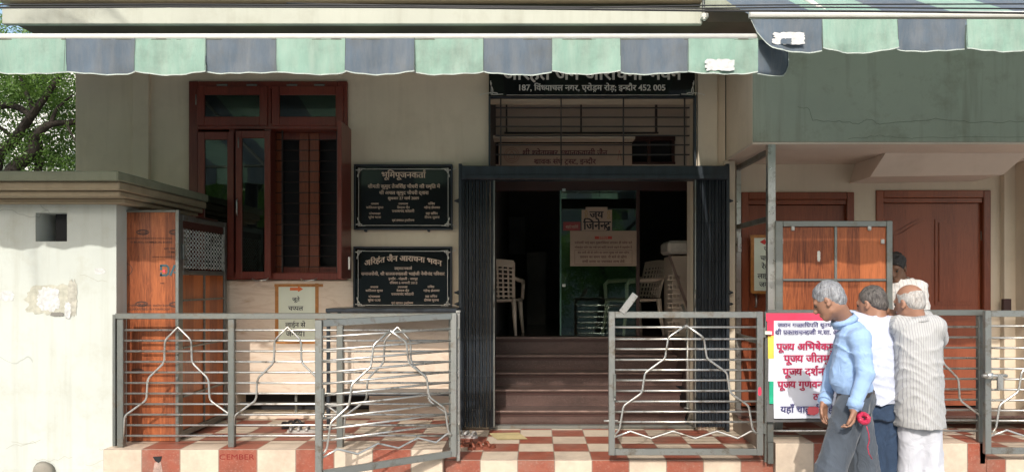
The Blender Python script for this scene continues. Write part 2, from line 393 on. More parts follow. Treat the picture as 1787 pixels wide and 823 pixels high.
# ------------------------------------------------------------------ Devanagari lettering (built-in font, shaped here)
_G = {}
def _raw(s, off):
    c = bpy.data.curves.new('t', 'FONT'); c.body = s; c.size = 1; c.offset = off; c.resolution_u = 3
    o = bpy.data.objects.new('t', c); COL.objects.link(o); bpy.context.view_layer.update()
    dg = bpy.context.evaluated_depsgraph_get(); me = o.evaluated_get(dg).to_mesh()
    V = np.array([v.co[:2] for v in me.vertices]) if len(me.vertices) else np.zeros((0, 2)); Fc = [list(p.vertices) for p in me.polygons]
    o.evaluated_get(dg).to_mesh_clear(); bpy.data.objects.remove(o); bpy.data.curves.remove(c)
    return V, Fc
def glyph(s, off):
    k = (s, off)
    if k not in _G:
        adv = _raw(s + '      |', off)[0][:, 0].max() - _raw('      |', off)[0][:, 0].max()
        V, Fc = _raw(s, off) if s.strip() else (np.zeros((0, 2)), [])
        _G[k] = (V, Fc, adv)
    return _G[k]
def half(ch, off):
    k = ('half' + ch, off)
    if k not in _G:
        V, Fc, adv = glyph(ch, off)
        cut = adv - (0.27 if ch in 'कफ' else 0.135)
        b = bmesh.new(); vs = [b.verts.new((x, y, 0)) for x, y in V]
        for f in Fc:
            try: b.faces.new([vs[i] for i in f])
            except ValueError: pass
        bmesh.ops.bisect_plane(b, geom=b.verts[:] + b.edges[:] + b.faces[:], plane_co=(cut, 0, 0), plane_no=(1, 0, 0), clear_outer=True)
        b.verts.index_update()
        _G[k] = (np.array([v.co[:2] for v in b.verts]), [[v.index for v in f.verts] for f in b.faces], cut); b.free()
    return _G[k]
CONS = set('कखगघङचछजझञटठडढणतथदधनपफबभमयरलवशषसह'); MARKS = set('ुूृेैोौंँािी़ः')
NOHALF = set('दटठडढहछङ')
def shape(s, off):
    Vs, Fs, x, n = [], [], 0.0, 0
    def put(V, Fc, dx, dy=0):
        nonlocal n
        Vs.append(V + np.array([dx, dy])); Fs.extend([[i + n for i in f] for f in Fc]); n += len(V)
    i = 0
    while i < len(s):
        ch = s[i]
        if ch not in CONS:
            if 'ऀ' <= ch <= 'ॿ':
                j = i + 1
                while j < len(s) and s[j] in MARKS: j += 1
            else: j = i + 1
            V, Fc, a = glyph(s[i:j], off); put(V, Fc, x); x += a; i = j; continue
        cl = [ch]; j = i + 1
        while j + 1 < len(s) and s[j] == '्' and s[j + 1] in CONS: cl.append(s[j + 1]); j += 2
        mk = ''
        while j < len(s) and s[j] in MARKS: mk += s[j]; j += 1
        reph = len(cl) > 1 and cl[0] == 'र'
        if reph: cl = cl[1:]
        rak = len(cl) > 1 and cl[-1] == 'र'
        if rak: cl = cl[:-1]
        if 'ि' in mk:
            V, Fc, a = glyph('ि', off); mk = mk.replace('ि', ''); V = V.copy()
            wd = sum((glyph(c, off)[2] if c in NOHALF else half(c, off)[2]) for c in cl[:-1]) + glyph(cl[-1], off)[2] - .07
            hk = V[:, 0] > a - .02; V[hk, 0] = a - .02 + (V[hk, 0] - a + .02) * (wd / (.704 - a + .02)); put(V, Fc, x); x += a
        for c in cl[:-1]:
            V, Fc, a = glyph(c + '्', off) if c in NOHALF else half(c, off); put(V, Fc, x); x += a
        x_base = x; a0 = glyph(cl[-1], off)[2]
        V, Fc, a = glyph(cl[-1] + mk, off); put(V, Fc, x); x += a
        t = 0.035 + off
        if rak:
            if cl[-1] in 'टठडढद': P = [(a0 * .5, .02), (a0 * .5 - .14, -.16), (a0 * .5, .02), (a0 * .5 + .14, -.16)]
            else: P = [(a0 - .10, .26), (a0 - .38, .08)]
            for q in range(0, len(P), 2):
                (ax, ay), (bx, by) = P[q], P[q + 1]
                put(np.array([(ax, ay - t), (ax, ay + t), (bx, by + t), (bx, by - t)]), [[0, 1, 2, 3]], x_base)
        if reph:
            cx0 = a - 0.10; arc = [(cx0 - .03, .64), (cx0 - .13, .78), (cx0 - .04, .86), (cx0 + .08, .80)]
            for (ax, ay), (bx, by) in zip(arc, arc[1:]):
                dx, dy = bx - ax, by - ay; L = math.hypot(dx, dy); nx, ny = -dy / L * t, dx / L * t
                put(np.array([(ax - nx, ay - ny), (ax + nx, ay + ny), (bx + nx, by + ny), (bx - nx, by - ny)]), [[0, 1, 2, 3]], x_base)
        i = j
    if not Vs: return np.zeros((0, 2)), [], 0
    return np.vstack(Vs), Fs, x
class Letters:
    """collects lines of writing on a plane facing the street; one mesh"""
    def __init__(s, D): s.D = D; s.V = []; s.F = []; s.n = 0
    def line(s, txt, px0, px1, py, off=0.012, arc=0.0, tall=1.0, maxem=None):
        V, Fc, wd = shape(txt, min(off, .012))
        x0, x1 = V[:, 0].min(), V[:, 0].max(); k = (px1 - px0) / (x1 - x0)
        ky = k * tall
        if maxem: ky = min(ky, maxem)
        u = (V[:, 0] - x0) * k + px0; v = py - V[:, 1] * ky
        if arc:
            t = (u - (px0 + px1) / 2) / ((px1 - px0) / 2); v = v + arc * t * t
        s._add(u, v, Fc)
        if off > .012:
            e = (off - .006) * k
            for q in (-1, 1): s._add(u + e * q, v, Fc, .0001 * (1.5 + q * .5))
        return s
    def _add(s, u, v, Fc, dy=0.0):
        P = np.stack([(u - CX) * s.D / F, np.full(len(u), s.D - dy), CH - (v - CY) * s.D / F], 1)
        s.V.append(P); s.F += [[i + s.n for i in f] for f in Fc]; s.n += len(P)
    def stroke(s, pts, wpx):
        for (ax, ay), (bx, by) in zip(pts, pts[1:]):
            dx, dy = bx - ax, by - ay; L = math.hypot(dx, dy) or 1; nx, ny = -dy / L * wpx / 2, dx / L * wpx / 2
            s._add(np.array([ax - nx, ax + nx, bx + nx, bx - nx]), np.array([ay - ny, ay + ny, by + ny, by - ny]), [[0, 1, 2, 3]])
        return s
    def build(s, mat, parent, name='lettering'):
        return pymesh(name, np.vstack(s.V), s.F, mat, parent)

# ------------------------------------------------------------------ SDF bodies (smooth union, surface nets)
class SDF:
    def __init__(s, lo, hi, res):
        s.lo = np.array(lo, float); s.res = res; s.n = np.ceil((np.array(hi) - s.lo) / res).astype(int) + 1
        s.A = np.full(tuple(s.n), 9.0, np.float32)
        s.ax = [(s.lo[k] + np.arange(s.n[k]) * res).astype(np.float32) for k in range(3)]
    def _win(s, lo, hi, m):
        i0 = np.maximum(0, np.floor((np.array(lo) - m - s.lo) / s.res).astype(int)); i1 = np.minimum(s.n, np.ceil((np.array(hi) + m - s.lo) / s.res).astype(int) + 1)
        sl = tuple(slice(a, max(a, c)) for a, c in zip(i0, i1))
        g = np.meshgrid(*[s.ax[k][sl[k]] for k in range(3)], indexing='ij', sparse=True); return sl, g
    def _put(s, sl, d, k, sub=False):
        a = s.A[sl]
        if sub: s.A[sl] = np.maximum(a, -d); return
        if k <= 0: s.A[sl] = np.minimum(a, d); return
        h = np.clip(0.5 + 0.5 * (a - d) / k, 0, 1); s.A[sl] = np.where(a > 5, d, a * (1 - h) + d * h - k * h * (1 - h))
    def cone(s, a, b, ra, rb=None, k=0.02):
        rb = ra if rb is None else rb; a = np.array(a, float); b = np.array(b, float); r = max(ra, rb)
        sl, (x, y, z) = s._win(np.minimum(a, b) - r, np.maximum(a, b) + r, k + 3 * s.res)
        ab = b - a; L = max(ab @ ab, 1e-9); t = np.clip(((x - a[0]) * ab[0] + (y - a[1]) * ab[1] + (z - a[2]) * ab[2]) / L, 0, 1)
        d = np.sqrt((x - a[0] - t * ab[0]) ** 2 + (y - a[1] - t * ab[1]) ** 2 + (z - a[2] - t * ab[2]) ** 2) - (ra + (rb - ra) * t)
        s._put(sl, d, k); return s
    def chain(s, pts, rs, k=0.02):
        for i in range(len(pts) - 1): s.cone(pts[i], pts[i + 1], rs[i], rs[i + 1], k)
        return s
    def ell(s, c, r, Rm=None, k=0.02, sub=False):
        c = np.array(c, float); Rm = np.eye(3) if Rm is None else np.array(Rm); m = max(r)
        sl, (x, y, z) = s._win(c - m, c + m, k + 3 * s.res); x, y, z = x - c[0], y - c[1], z - c[2]
        u = Rm[0][0] * x + Rm[1][0] * y + Rm[2][0] * z; v = Rm[0][1] * x + Rm[1][1] * y + Rm[2][1] * z; w_ = Rm[0][2] * x + Rm[1][2] * y + Rm[2][2] * z
        k0 = np.sqrt((u / r[0]) ** 2 + (v / r[1]) ** 2 + (w_ / r[2]) ** 2) + 1e-6; k1 = np.sqrt((u / r[0] ** 2) ** 2 + (v / r[1] ** 2) ** 2 + (w_ / r[2] ** 2) ** 2) + 1e-6
        s._put(sl, k0 * (k0 - 1) / k1, k, sub); return s
    def loft(s, secs, fwd, k=0.02):
        """secs: (x, y, z, half width across, half depth) from top to bottom; fwd = facing direction (x, y)"""
        secs = sorted(secs, key=lambda q: q[2]); q = np.array(secs, float); zs = q[:, 2]; m = q[:, 3:].max()
        lo = [q[:, 0].min() - m, q[:, 1].min() - m, zs[0]]; hi = [q[:, 0].max() + m, q[:, 1].max() + m, zs[-1]]
        sl, (x, y, z) = s._win(lo, hi, k + 3 * s.res)
        cx, cy, rx, ry = [np.interp(z, zs, q[:, i]) for i in (0, 1, 3, 4)]
        fx, fy = Vector(fwd).normalized(); dx, dy = x - cx, y - cy
        dep = dx * fx + dy * fy; lat = dx * fy - dy * fx
        d = (np.sqrt((lat / rx) ** 2 + (dep / ry) ** 2) - 1) * np.minimum(rx, ry)
        d = np.maximum(d, np.maximum(zs[0] - z, z - zs[-1])); s._put(sl, d, k); return s
    def folds(s, amp, specs):
        X_, Y_, Z_ = np.meshgrid(*s.ax, indexing='ij', sparse=True)
        D = 0
        for n, (dx, dy, dz, lam, a) in enumerate(specs):
            wob = 1.6 * np.sin(8 * Z_ + 6 * X_ + n) + 1.2 * np.sin(15 * X_ - 9 * Y_ + 2 * n + 7 * Z_)
            ph = math.pi * (dx * X_ + dy * Y_ + dz * Z_) / lam + wob
            mask = np.clip(np.sin(5.3 * Z_ + 4 * X_ + 2.1 * n) + .55 * np.sin(11 * X_ + 7 * Y_ - 9 * Z_ + n), 0, 1)
            D = D - a * mask * (1 - np.abs(np.sin(ph))) ** 2.2
        s.A = (s.A + amp * D).astype(np.float32); return s
    def mesh(s):
        A = s.A; S = A < 0; n = A.shape
        C = [S[i:n[0] - 1 + i, j:n[1] - 1 + j, k:n[2] - 1 + k] for i in (0, 1) for j in (0, 1) for k in (0, 1)]
        sm = sum(c.astype(np.int8) for c in C); act = (sm > 0) & (sm < 8); idx = np.full(act.shape, -1, np.int64); I = np.argwhere(act); idx[act] = np.arange(len(I))
        acc = np.zeros((len(I), 3)); cnt = np.zeros(len(I))
        for a in range(3):
            for o1 in (0, 1):
                for o2 in (0, 1):
                    off = [0, 0, 0]; oth = [q for q in range(3) if q != a]; off[oth[0]] = o1; off[oth[1]] = o2; p = I + off; q = p.copy(); q[:, a] += 1
                    fa = A[p[:, 0], p[:, 1], p[:, 2]]; fb = A[q[:, 0], q[:, 1], q[:, 2]]; mk = (fa < 0) != (fb < 0)
                    t = np.where(mk, fa / np.where(mk, fa - fb, 1), 0); pos = p.astype(float); pos[:, a] += t
                    acc[mk] += pos[mk]; cnt[mk] += 1
        V = acc / cnt[:, None] * s.res + s.lo; Fs = []
        for a in range(3):
            oth = [q for q in range(3) if q != a]
            sl0 = [slice(None)] * 3; sl1 = [slice(None)] * 3; sl0[a] = slice(0, n[a] - 1); sl1[a] = slice(1, n[a])
            E = S[tuple(sl0)] != S[tuple(sl1)]; P = np.argwhere(E)
            P = P[(P[:, oth[0]] > 0) & (P[:, oth[1]] > 0) & (P[:, oth[0]] < n[oth[0]] - 1) & (P[:, oth[1]] < n[oth[1]] - 1)]
            q = []
            for o1, o2 in ((1, 1), (0, 1), (0, 0), (1, 0)):
                c = P.copy(); c[:, oth[0]] -= o1; c[:, oth[1]] -= o2; q.append(idx[c[:, 0], c[:, 1], c[:, 2]])
            Q = np.stack(q, 1); fl = S[P[:, 0], P[:, 1], P[:, 2]]
            if a == 1: fl = ~fl
            Q = np.where(fl[:, None], Q, Q[:, ::-1]); Fs.append(Q)
        return V, np.vstack(Fs)
    def build(s, name, mat, parent=None, label=None):
        V, Fc = s.mesh(); return pymesh(name, V, Fc, mat, parent, smooth=True, label=label)

# ================================================================== THE SETTING
ROADZ = -0.30
MB().poly3([(-150, -150, ROADZ), (150, -150, ROADZ), (150, 150, ROADZ), (-150, 150, ROADZ)]).build('road', M['road'])['kind'] = 'structure'
def struct(name, mb, mat): o = mb.build(name, mat); o['kind'] = 'structure'; return o
struct('entrance_platform', MB().box(X(774, 5.9), X(1353, 5.9), 5.95, 7.30, ROADZ, 0.0, 0.004), M['tileC'])
struct('left_platform', MB().box(X(180, 5.85), X(774, 5.9) - .002, 5.85, 7.19, ROADZ, 0.11, 0.004), M['tileL'])
struct('right_platform', MB().box(X(1353, 5.9) + .002, X(1722, 5.9), 5.9, 7.38, ROADZ, 0.15, 0.004), M['tileR'])
struct('side_entrance_platform', MB().box(X(1722, 5.9) + .002, 5.6, 5.9, 7.38, ROADZ, 0.02, 0.004), M['tileR'])

# ------------------------------------------------------------------ main building
DW = 7.2
bld = thing('community_hall', (0, 7.3, ROADZ), 'beige hall building with dark red window and stepped entrance behind the striped awnings', 'building')
XL, XD0, XD1, XR = X(132, DW), X(853, DW), X(1214, DW), 1.86
win = (X(337, DW), X(604, DW), Z(488, DW), Z(144, DW))
ZD = Z(172, DW)
vent = (X(415, DW), X(645, DW), Z(720, DW), Z(686, DW))
wall_holes('facade_wall', M['wall'], XL, XR, 0.0, 3.7, DW, DW + .25, [win, (XD0, XD1, -.01, ZD), vent], bld)
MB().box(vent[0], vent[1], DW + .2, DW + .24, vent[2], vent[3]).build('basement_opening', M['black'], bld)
MB().box(vent[0], vent[1], DW + .04, DW + .06, vent[2] + .085, vent[2] + .10).box(X(512, DW), X(516, DW), DW + .04, DW + .06, vent[2], vent[3]).build('basement_grille', M['steel_old'], bld)
MB().box(X(0, 6) - 2, XL, DW + .25, DW + .3, 0, .1).build('footing', M['tan'], bld)
# marble cladding under the window, around the basement opening
zc = Z(490, DW)
cl = wall_holes('marble_cladding', M['marble'], X(396, DW), X(617, DW), .11, zc, DW - .02, DW - .001, [(vent[0], X(617, DW) + .001 - .001, vent[2], vent[3])], bld)
wall_holes('marble_cladding', M['marble'], X(617, DW) + .002, X(800, DW), .11, Z(541, DW), DW - .02, DW - .001, [(X(617, DW) + .002, vent[1], vent[2], vent[3])], bld)
MB().box(X(235, DW), X(263, DW), DW - .04, DW + .01, .11, 3.54, .004).build('pilaster', M['wall'], bld)
MB().box(X(1216, DW), X(1250, DW), DW - .05, DW + .01, 0, 3.54, .004).build('pilaster', M['wallR'], bld)
MB().box(XL, XL + .2, DW + .25, 12, 0, 6).build('side_wall', M['wall'], bld)
# slab and beam above the awning
MB().box(X(3, 6), X(1226, 6), 6.0, 6.05, Z(42, 6), Z(13, 6), .006).build('beam', M['beam'], bld)
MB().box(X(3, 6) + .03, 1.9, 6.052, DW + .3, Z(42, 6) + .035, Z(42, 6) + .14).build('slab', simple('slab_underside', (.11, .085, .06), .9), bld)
MB().box(X(3, 6), X(1226, 6), 6.1, DW, Z(13, 6) + .002, Z(7, 6.1)).build('shadow_gap', M['gap_lip_dark'], bld)  # dark strip paints the shadow in the gap above the beam
MB().box(X(-10, 6), X(1228, 6), 6.02, DW, Z(7, 6.1) + .002, 4.6).build('parapet', M['tan'], bld)
MB().box(X(1226, 6) + .01, 1.95, 6.45, 6.55, Z(35, 6.45), Z(23, 6.45)).build('side_beam', M['beam'], bld)
MB().box(X(1226, 6) + .01, 4, 6.9, 7.1, Z(35, 6.45), 5.0).build('upper_wall', M['green'], bld)
# overhanging room on the right
OX, OY, OZ = 1.875, 6.33, Z(250, 6.33)
MB().box(OX, 8, OY, 7.7, OZ + .012, 3.66, .005).build('overhang', M['green'], bld)
MB().box(OX - .006, OX - .001, OY + .01, DW - .001, OZ + .012, 3.5).build('overhang_side', M['wall'], bld)
MB().box(OX - .004, 8, OY + .004, 7.7, OZ - .008, OZ + .01).build('soffit', M['soffit'], bld)
cr = random.Random(3)
def crack(pts, D, wpx, y):
    L = Letters(y); P = []
    for (a, b_), (c, d) in zip(pts, pts[1:]):
        for k in range(7): t = k / 7; P.append((a + (c - a) * t, b_ + (d - b_) * t + cr.uniform(-1.6, 1.6)))
    P.append(pts[-1]); L.stroke(P, wpx); return L
L = crack([(1392, 187), (1412, 190), (1418, 210), (1465, 212), (1497, 216), (1515, 207), (1535, 217), (1590, 211), (1640, 207), (1700, 214), (1787, 212)], 6.3, .5, OY - .0015)
c2 = crack([(1480, 243), (1535, 237), (1600, 241), (1787, 239)], 6.3, .4, OY - .0015)
ck = simple('crack', (0.07, 0.09, 0.06), .9); L.build(ck, bld, 'crack'); c2.build(ck, bld, 'crack')
# right-hand wall with two doors, return wall, duct box under the soffit
DR = 7.4
d1 = (X(1293, DR), X(1490, DR), .15, Z(335, DR)); d2 = (X(1528, DR), X(1728, DR), .15, Z(332, DR))
wall_holes('side_wing_wall', M['wallR'], XR, 6.2, 0, OZ, DR, DR + .2, [d1, d2], bld)
MB().box(XR - .02, XR + .09, DW - .03, DR, 0, OZ - .01, .004).build('pilaster', M['wallR'], bld)
MB().box(X(1765, DR), X(1765, DR) + .9, 7.2, DR - .002, 0.15, OZ - .01).build('return_wall', M['wallR'], bld)
MB().box(X(1745, DR), X(1765, DR), 7.33, DR - .002, 0.15, OZ - .01, .004).build('pilaster', M['wallR'], bld)
pts = []
m = MB(); a, c = X(1517, 6.95), X(1748, 6.95); zt, zb = OZ - .009, Z(309, 6.95)
P = [(a + .0, 6.93, zb), (c, 6.93, zb + .02), (c + .12, 6.75, zt), (a + .06, 6.75, zt)]
Q = [(a, DR - .003, zb), (c, DR - .003, zb + .02), (c + .12, DR - .003, zt), (a + .06, DR - .003, zt)]
m.poly3(P); m.poly3(Q[::-1])
for k in range(4): m.poly3([P[k], Q[k], Q[(k + 1) % 4], P[(k + 1) % 4]])
m.build('duct_box', M['soffit'], bld)
MB().box(X(1285, 7), 5.3, 6.95, DR - .002, .151, Z(708, DR) - .015, .004).build('door_step', M['step'], bld)
def panel_door(h, lead, label):
    x0, x1, z0, z1 = h; z0 = Z(708, DR); y = DR + .03
    d = MB(); f = .075
    d.box(x0 + .002, x0 + f, DR - .02, DR + .1, z0, z1 - .002, .006).box(x1 - f, x1 - .002, DR - .02, DR + .1, z0, z1 - .002, .006).box(x0 + f + .001, x1 - f - .001, DR - .02, DR + .1, z1 - f, z1 - .002, .006)
    d.box(x0 + f + .001, x1 - f - .001, DR + .0, DR + .1, z1 - f - .05, z1 - f - .002, .004)
    door = d.build('door', M['door_wood'], bld, label)
    l0, l1, zt = x0 + f + .004, x1 - f - .004, z1 - f - .055
    MB().box(l0, l1, y, y + .04, z0, zt, .003).build('door_leaf', M['door_wood'], door)
    mid = (l0 + l1) / 2; wd = (l1 - l0) / 2
    for sx in (-1, 1):
        pa, pb = (mid + sx * .035, mid + sx * (wd - .07)); top = zt - .22
        N = 12
        for (zb_, zt_) in ((z0 + 1.02, top), (z0 + .12, z0 + .90)):
            for ins, yy in ((0, y - .010), (.035, y - .022)):
                q = [(pa + sx * ins, zb_ + ins), (pb - sx * ins, zb_ + ins)]
                if zt_ == top:
                    for k in range(N + 1):
                        t = k / N; s_ = 0.5 - 0.5 * math.cos(math.pi * min(1, t * 1.15))
                        q.append((pb - sx * ins + (pa - pb + 2 * sx * ins) * t, zt_ - ins - .07 + .13 * s_ ))
                else: q += [(pb - sx * ins, zt_ - ins), (pa + sx * ins, zt_ - ins)]
                if sx < 0: q = q[::-1]
                MB().prism(q, yy, y - .001 + ins * .0 - (.0 if ins == 0 else .0105)).build('raised_panel', M['door_wood'], door)
    for zz in (z0 + .25, z1 - .5):
        MB().box(l1 - .004, l1 + .012, y - .012, y - .001, zz, zz + .09).build('hinge', M['steel_old'], door)
    MB().tube([(l0 + .07, y - .001, z0 + 1.0), (l0 + .07, y - .05, z0 + 1.0), (l0 + .07, y - .05, z0 + 1.12), (l0 + .07, y - .001, z0 + 1.12)], .008, 6).build('handle', M['steel'], door)
panel_door(d1, 0, 'dark red door half hidden behind the steel-framed orange board'); panel_door(d2, 1, 'dark red panelled door behind the men')
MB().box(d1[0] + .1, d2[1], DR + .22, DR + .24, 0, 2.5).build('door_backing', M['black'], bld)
MB().box(X(1748, 7.32), X(1762, 7.32), 7.29, 7.329, Z(545, 7.32), Z(521, 7.32), .004).build('switch_box', M['darkwood'], bld)

# ------------------------------------------------------------------ main window
x0, x1, z0, z1 = win; f = .07
wn = MB()
wn.box(x0 - .02, x0 + f, DW - .05, DW + .1, z0, z1, .005).box(x1 - f, x1 + .02, DW - .05, DW + .1, z0, z1, .005)
zt = Z(222, DW)
wn.box(x0 + f, x1 - f, DW - .048, DW + .1, z1 - f, z1 - .001, .005).box(x0 + f, x1 - f, DW - .048, DW + .1, zt - .03, zt + .03, .005).box(x0 + f, x1 - f, DW - .048, DW + .1, z0 + .001, z0 + f, .005)
xm = X(470, DW); wn.box(xm - .035, xm + .035, DW - .044, DW + .1, z0 + f, z1 - f, .005)
xq = X(409, DW); wn.box(xq - .035, xq + .02, DW - .044, DW + .1, z0 + f, zt - .03, .005)
window = wn.build('window', M['window_wood'], bld, 'dark red wooden window with open grille and small top lights')
def sash(nm, a, b_, c, d, y, fr, parent, pane=True, th=.035):
    """framed sash between px a..b_, py c(top)..d(bottom) in plane y"""
    xa, xb, za, zb = X(a, y), X(b_, y), Z(d, y), Z(c, y); q = MB()
    q.box(xa, xa + fr, y, y + th, za, zb, .004).box(xb - fr, xb, y, y + th, za, zb, .004).box(xa + fr, xb - fr, y + .001, y + th - .001, za, za + fr * 1.15, .004).box(xa + fr, xb - fr, y + .001, y + th - .001, zb - fr * 1.15, zb, .004)
    q.build(nm, M['window_wood'], parent)
    if pane: MB().box(xa + fr, xb - fr, y + th * .4, y + th * .6, za + fr, zb - fr).build('pane', M['winglass'], parent)
sash('sash', 343, 466, 150, 219, DW - .065, .075, window); sash('sash', 474, 599, 150, 219, DW - .065, .075, window)
sash('sash', 345, 408, 230, 482, DW - .065, .065, window)
sash('open_sash', 411, 472, 228, 486, DW - .11, .06, window)
# sash standing open, seen almost edge-on
MB().box(X(604, 7.1), X(604, 7.1) + .04, 6.78, 7.14, Z(486, 7.05), Z(222, 7.05), .004).build('open_sash', M['window_wood'], window)
MB().box(X(608, 6.77), X(611, 6.77), 6.765, 6.78, Z(470, 6.78), Z(448, 6.78)).build('hinge', M['steel'], window)
# grille of thin bars, inner shutters behind it
for k in range(13):
    py = 243 + k * 18.5
    MB().tube([(X(479, DW), DW + .03, Z(py, DW)), (X(599, DW), DW + .03, Z(py, DW))], .005, 6).build('grille_bar', M['grille'], window)
for px in (490, 586): MB().box(X(px, DW), X(px + 2, DW), DW + .02, DW + .04, z0 + f, zt - .03).build('grille_bar', M['grille'], window)
for a, b_ in ((478, 492), (523, 540), (541, 558), (588, 602)):
    MB().box(X(a, DW + .14), X(b_, DW + .14), DW + .12, DW + .16, z0 + f, zt - .03, .005).build('inner_post', M['door_wood'], window)  # lighter wood puts the lit look of the posts into their colour
MB().box(X(492, 7.35), X(590, 7.35), 7.33, 7.36, Z(243, 7.3), zt).build('inner_rail', M['window_wood'], window)
MB().box(X(478, 7.35), X(602, 7.35), 7.325, 7.36, z0, Z(466, 7.3)).build('inner_rail', M['window_wood'], window)
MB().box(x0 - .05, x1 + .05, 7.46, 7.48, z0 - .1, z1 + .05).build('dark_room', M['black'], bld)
for a, c in ((417, 240), (343, 165)):
    MB().tube([at(a - 1, c + 12 if 0 else c, 7.06) for _ in (0,)] + [at(a - 1, c + 18, 7.06)], .006, 6).build('hinge', M['steel_old'], window)
MB().tube([at(414, 348, 7.085), at(413, 350, 7.05), at(413, 372, 7.05), at(414, 375, 7.085)], .008, 6).build('handle', M['steel'], window)
for a in (440, 525):
    MB().tube([at(a, 486, 7.08), at(a + 6, 490, 7.03), at(a + 24, 488, 7.03), at(a + 28, 485, 7.08)], .007, 6).build('window_stay', M['steel'], window)
for a in (378, 430, 500, 548): MB().box(X(a, 7.13), X(a + 18, 7.13), 7.13, 7.149, Z(150, 7.13), Z(147, 7.13)).build('hinge', M['steel_old'], window)

# ------------------------------------------------------------------ entrance recess: steps, side walls, back wall, glass door, hall
zs = [.16, .33, .472, .63, .81]; ys = [7.3, 7.57, 7.84, 8.11, 8.38]
for i, (z, y) in enumerate(zip(zs, ys)):
    m = MB().box(XD0 + .0, XD1 - .08 if i < 2 else XD1, y + .025, 8.6, (zs[i - 1] if i else 0) + .001, z - .028)
    m.box(XD0 + .0, XD1 - .08 + .015 if i < 2 else XD1, y, 8.6, z - .027, z, .006)
    so = m.build('step', M['step'], bld)
    xr_ = XD1 - .08 + .015 if i < 2 else XD1
    MB().box(XD0 + .004, xr_ - .004, y - .005, y + .02, z - .010, z + .003, .002).build('worn_lit_nosing', M['nosing'], so)
    MB().box(XD0 + .004, xr_ - .004, y + .018, y + .024, z - .055, z - .0285).build('nosing_shade_strip', M['darkwood'], so)  # dark strip paints the shade under the nosing
MB().box(XD0, XD1, DW + .01, DW + .08, 0, .035, .004).build('door_sill', M['steel_old'], bld)
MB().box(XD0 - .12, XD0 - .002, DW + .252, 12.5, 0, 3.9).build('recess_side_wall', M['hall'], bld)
MB().box(XD1 + .002, XD1 + .12, DW + .252, 7.62, 0, 3.9).build('recess_side_wall', M['inner'], bld)
MB().box(XD1 + 1.2, XD1 + 1.3, DW + .3, 8.6, 0, 3.9).build('recess_side_wall', M['hall'], bld)
MB().box(XD1 + .003, XD1 + 1.199, 7.63, 8.6, 0, .809).build('side_landing', M['step'], bld)
MB().box(XD1 + .6, XD1 + .64, 8.3, 8.6, .81, 2.6).build('dark_panelling', M['darkwood'], bld)
YG = 8.50
wall_holes('recess_back_wall', M['inner'], XD0, XD1 + 1.2, 2.62, 3.9, YG, YG + .12, [(X(862, YG), X(1176, YG), Z(284, YG), Z(240, YG))], bld)
MB().box(XD0, XD1 + 1.2, DW + .26, YG, 3.5, 3.56).build('recess_ceiling', M['inner'], bld)
m = MB()
for px in (862, 925, 1000, 1075, 1130, 1172): m.box(X(px, YG), X(px + 5, YG), YG - .02, YG + .04, Z(284, YG), Z(240, YG))
m.box(X(860, YG), X(1178, YG), YG - .022, YG + .04, Z(246, YG), Z(238, YG)).box(X(860, YG), X(1178, YG), YG - .022, YG + .04, Z(287, YG), Z(283, YG))
m.build('ventilator_frame', M['darkwood'], bld)
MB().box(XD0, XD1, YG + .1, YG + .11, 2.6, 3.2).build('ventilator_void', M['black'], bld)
MB().box(XD0, XD1 + 1.2, YG + .02, YG + .1, 2.50, 2.619).build('lintel', M['darkwood'], bld)
# dark rectangular rail frame inside the recess
m = MB(); Dq = 8.2
for p, q, r_ in (((884, 183), (884, 231), 3), ((1145, 180), (1145, 231), 4), ((1014, 180), (1014, 231), 3), ((880, 232), (1149, 232), 3)):
    m.obox(at(*p, Dq), at(*q, Dq), r_ * Dq / F, r_ * Dq / F)
m.build('dark_rail', M['grille'], bld)
MB().box(X(860, 8.0), X(1108, 8.0), 7.98, 8.2, Z(242, 8.0), Z(237, 8.0)).build('recess_ledge', M['inner'], bld)
# hall behind the glass
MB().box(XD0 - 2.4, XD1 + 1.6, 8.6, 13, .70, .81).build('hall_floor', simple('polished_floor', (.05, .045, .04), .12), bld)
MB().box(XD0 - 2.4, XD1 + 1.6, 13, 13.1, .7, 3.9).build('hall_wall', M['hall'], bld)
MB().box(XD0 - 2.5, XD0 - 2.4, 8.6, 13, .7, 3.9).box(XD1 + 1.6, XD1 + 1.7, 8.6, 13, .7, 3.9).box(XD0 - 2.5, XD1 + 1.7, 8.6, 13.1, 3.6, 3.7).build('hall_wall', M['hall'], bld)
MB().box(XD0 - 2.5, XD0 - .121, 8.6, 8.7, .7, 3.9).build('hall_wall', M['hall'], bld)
MB().box(X(920, 11), X(952, 11), 10.9, 11.3, .81, Z(440, 11)).build('pedestal', M['hall'], bld)
MB().box(X(872, 12), X(915, 12), 12.9, 12.95, Z(440, 12), Z(370, 12)).build('wall_board', simple('grey_board', (.2, .18, .16), .6), bld)
MB().box(X(885, 12), X(905, 12), 12.6, 12.9, .811, Z(500, 12)).build('cupboard', simple('dull_cupboard', (.16, .14, .12), .6), bld)
gd = MB().box(X(978, YG), X(1112, YG), YG + .0, YG + .012, .82, 2.50).build('glass_door', M['glass'], bld, 'clear glass door leaf with signs stuck on it')
MB().box(X(977, YG), X(979.5, YG), YG - .006, YG + .018, .82, 2.50).build('edge_strip', simple('glass_edge', (.10, .2, .16), .2), gd)
for py in (331, 497): MB().box(X(981, YG), X(987, YG), YG - .012, YG - .001, Z(py + 3, YG), Z(py - 2, YG), .003).build('door_fitting', M['steel'], gd)
MB().box(X(1110, YG), X(1116, YG), YG - .01, YG + .05, .82, 2.5).build('door_post', M['darkwood'], bld)
MB().box(X(1205, 7.5), X(1211, 7.5), 7.46, 7.6, .16, 2.6, .003).build('door_jamb', M['inner'], bld)

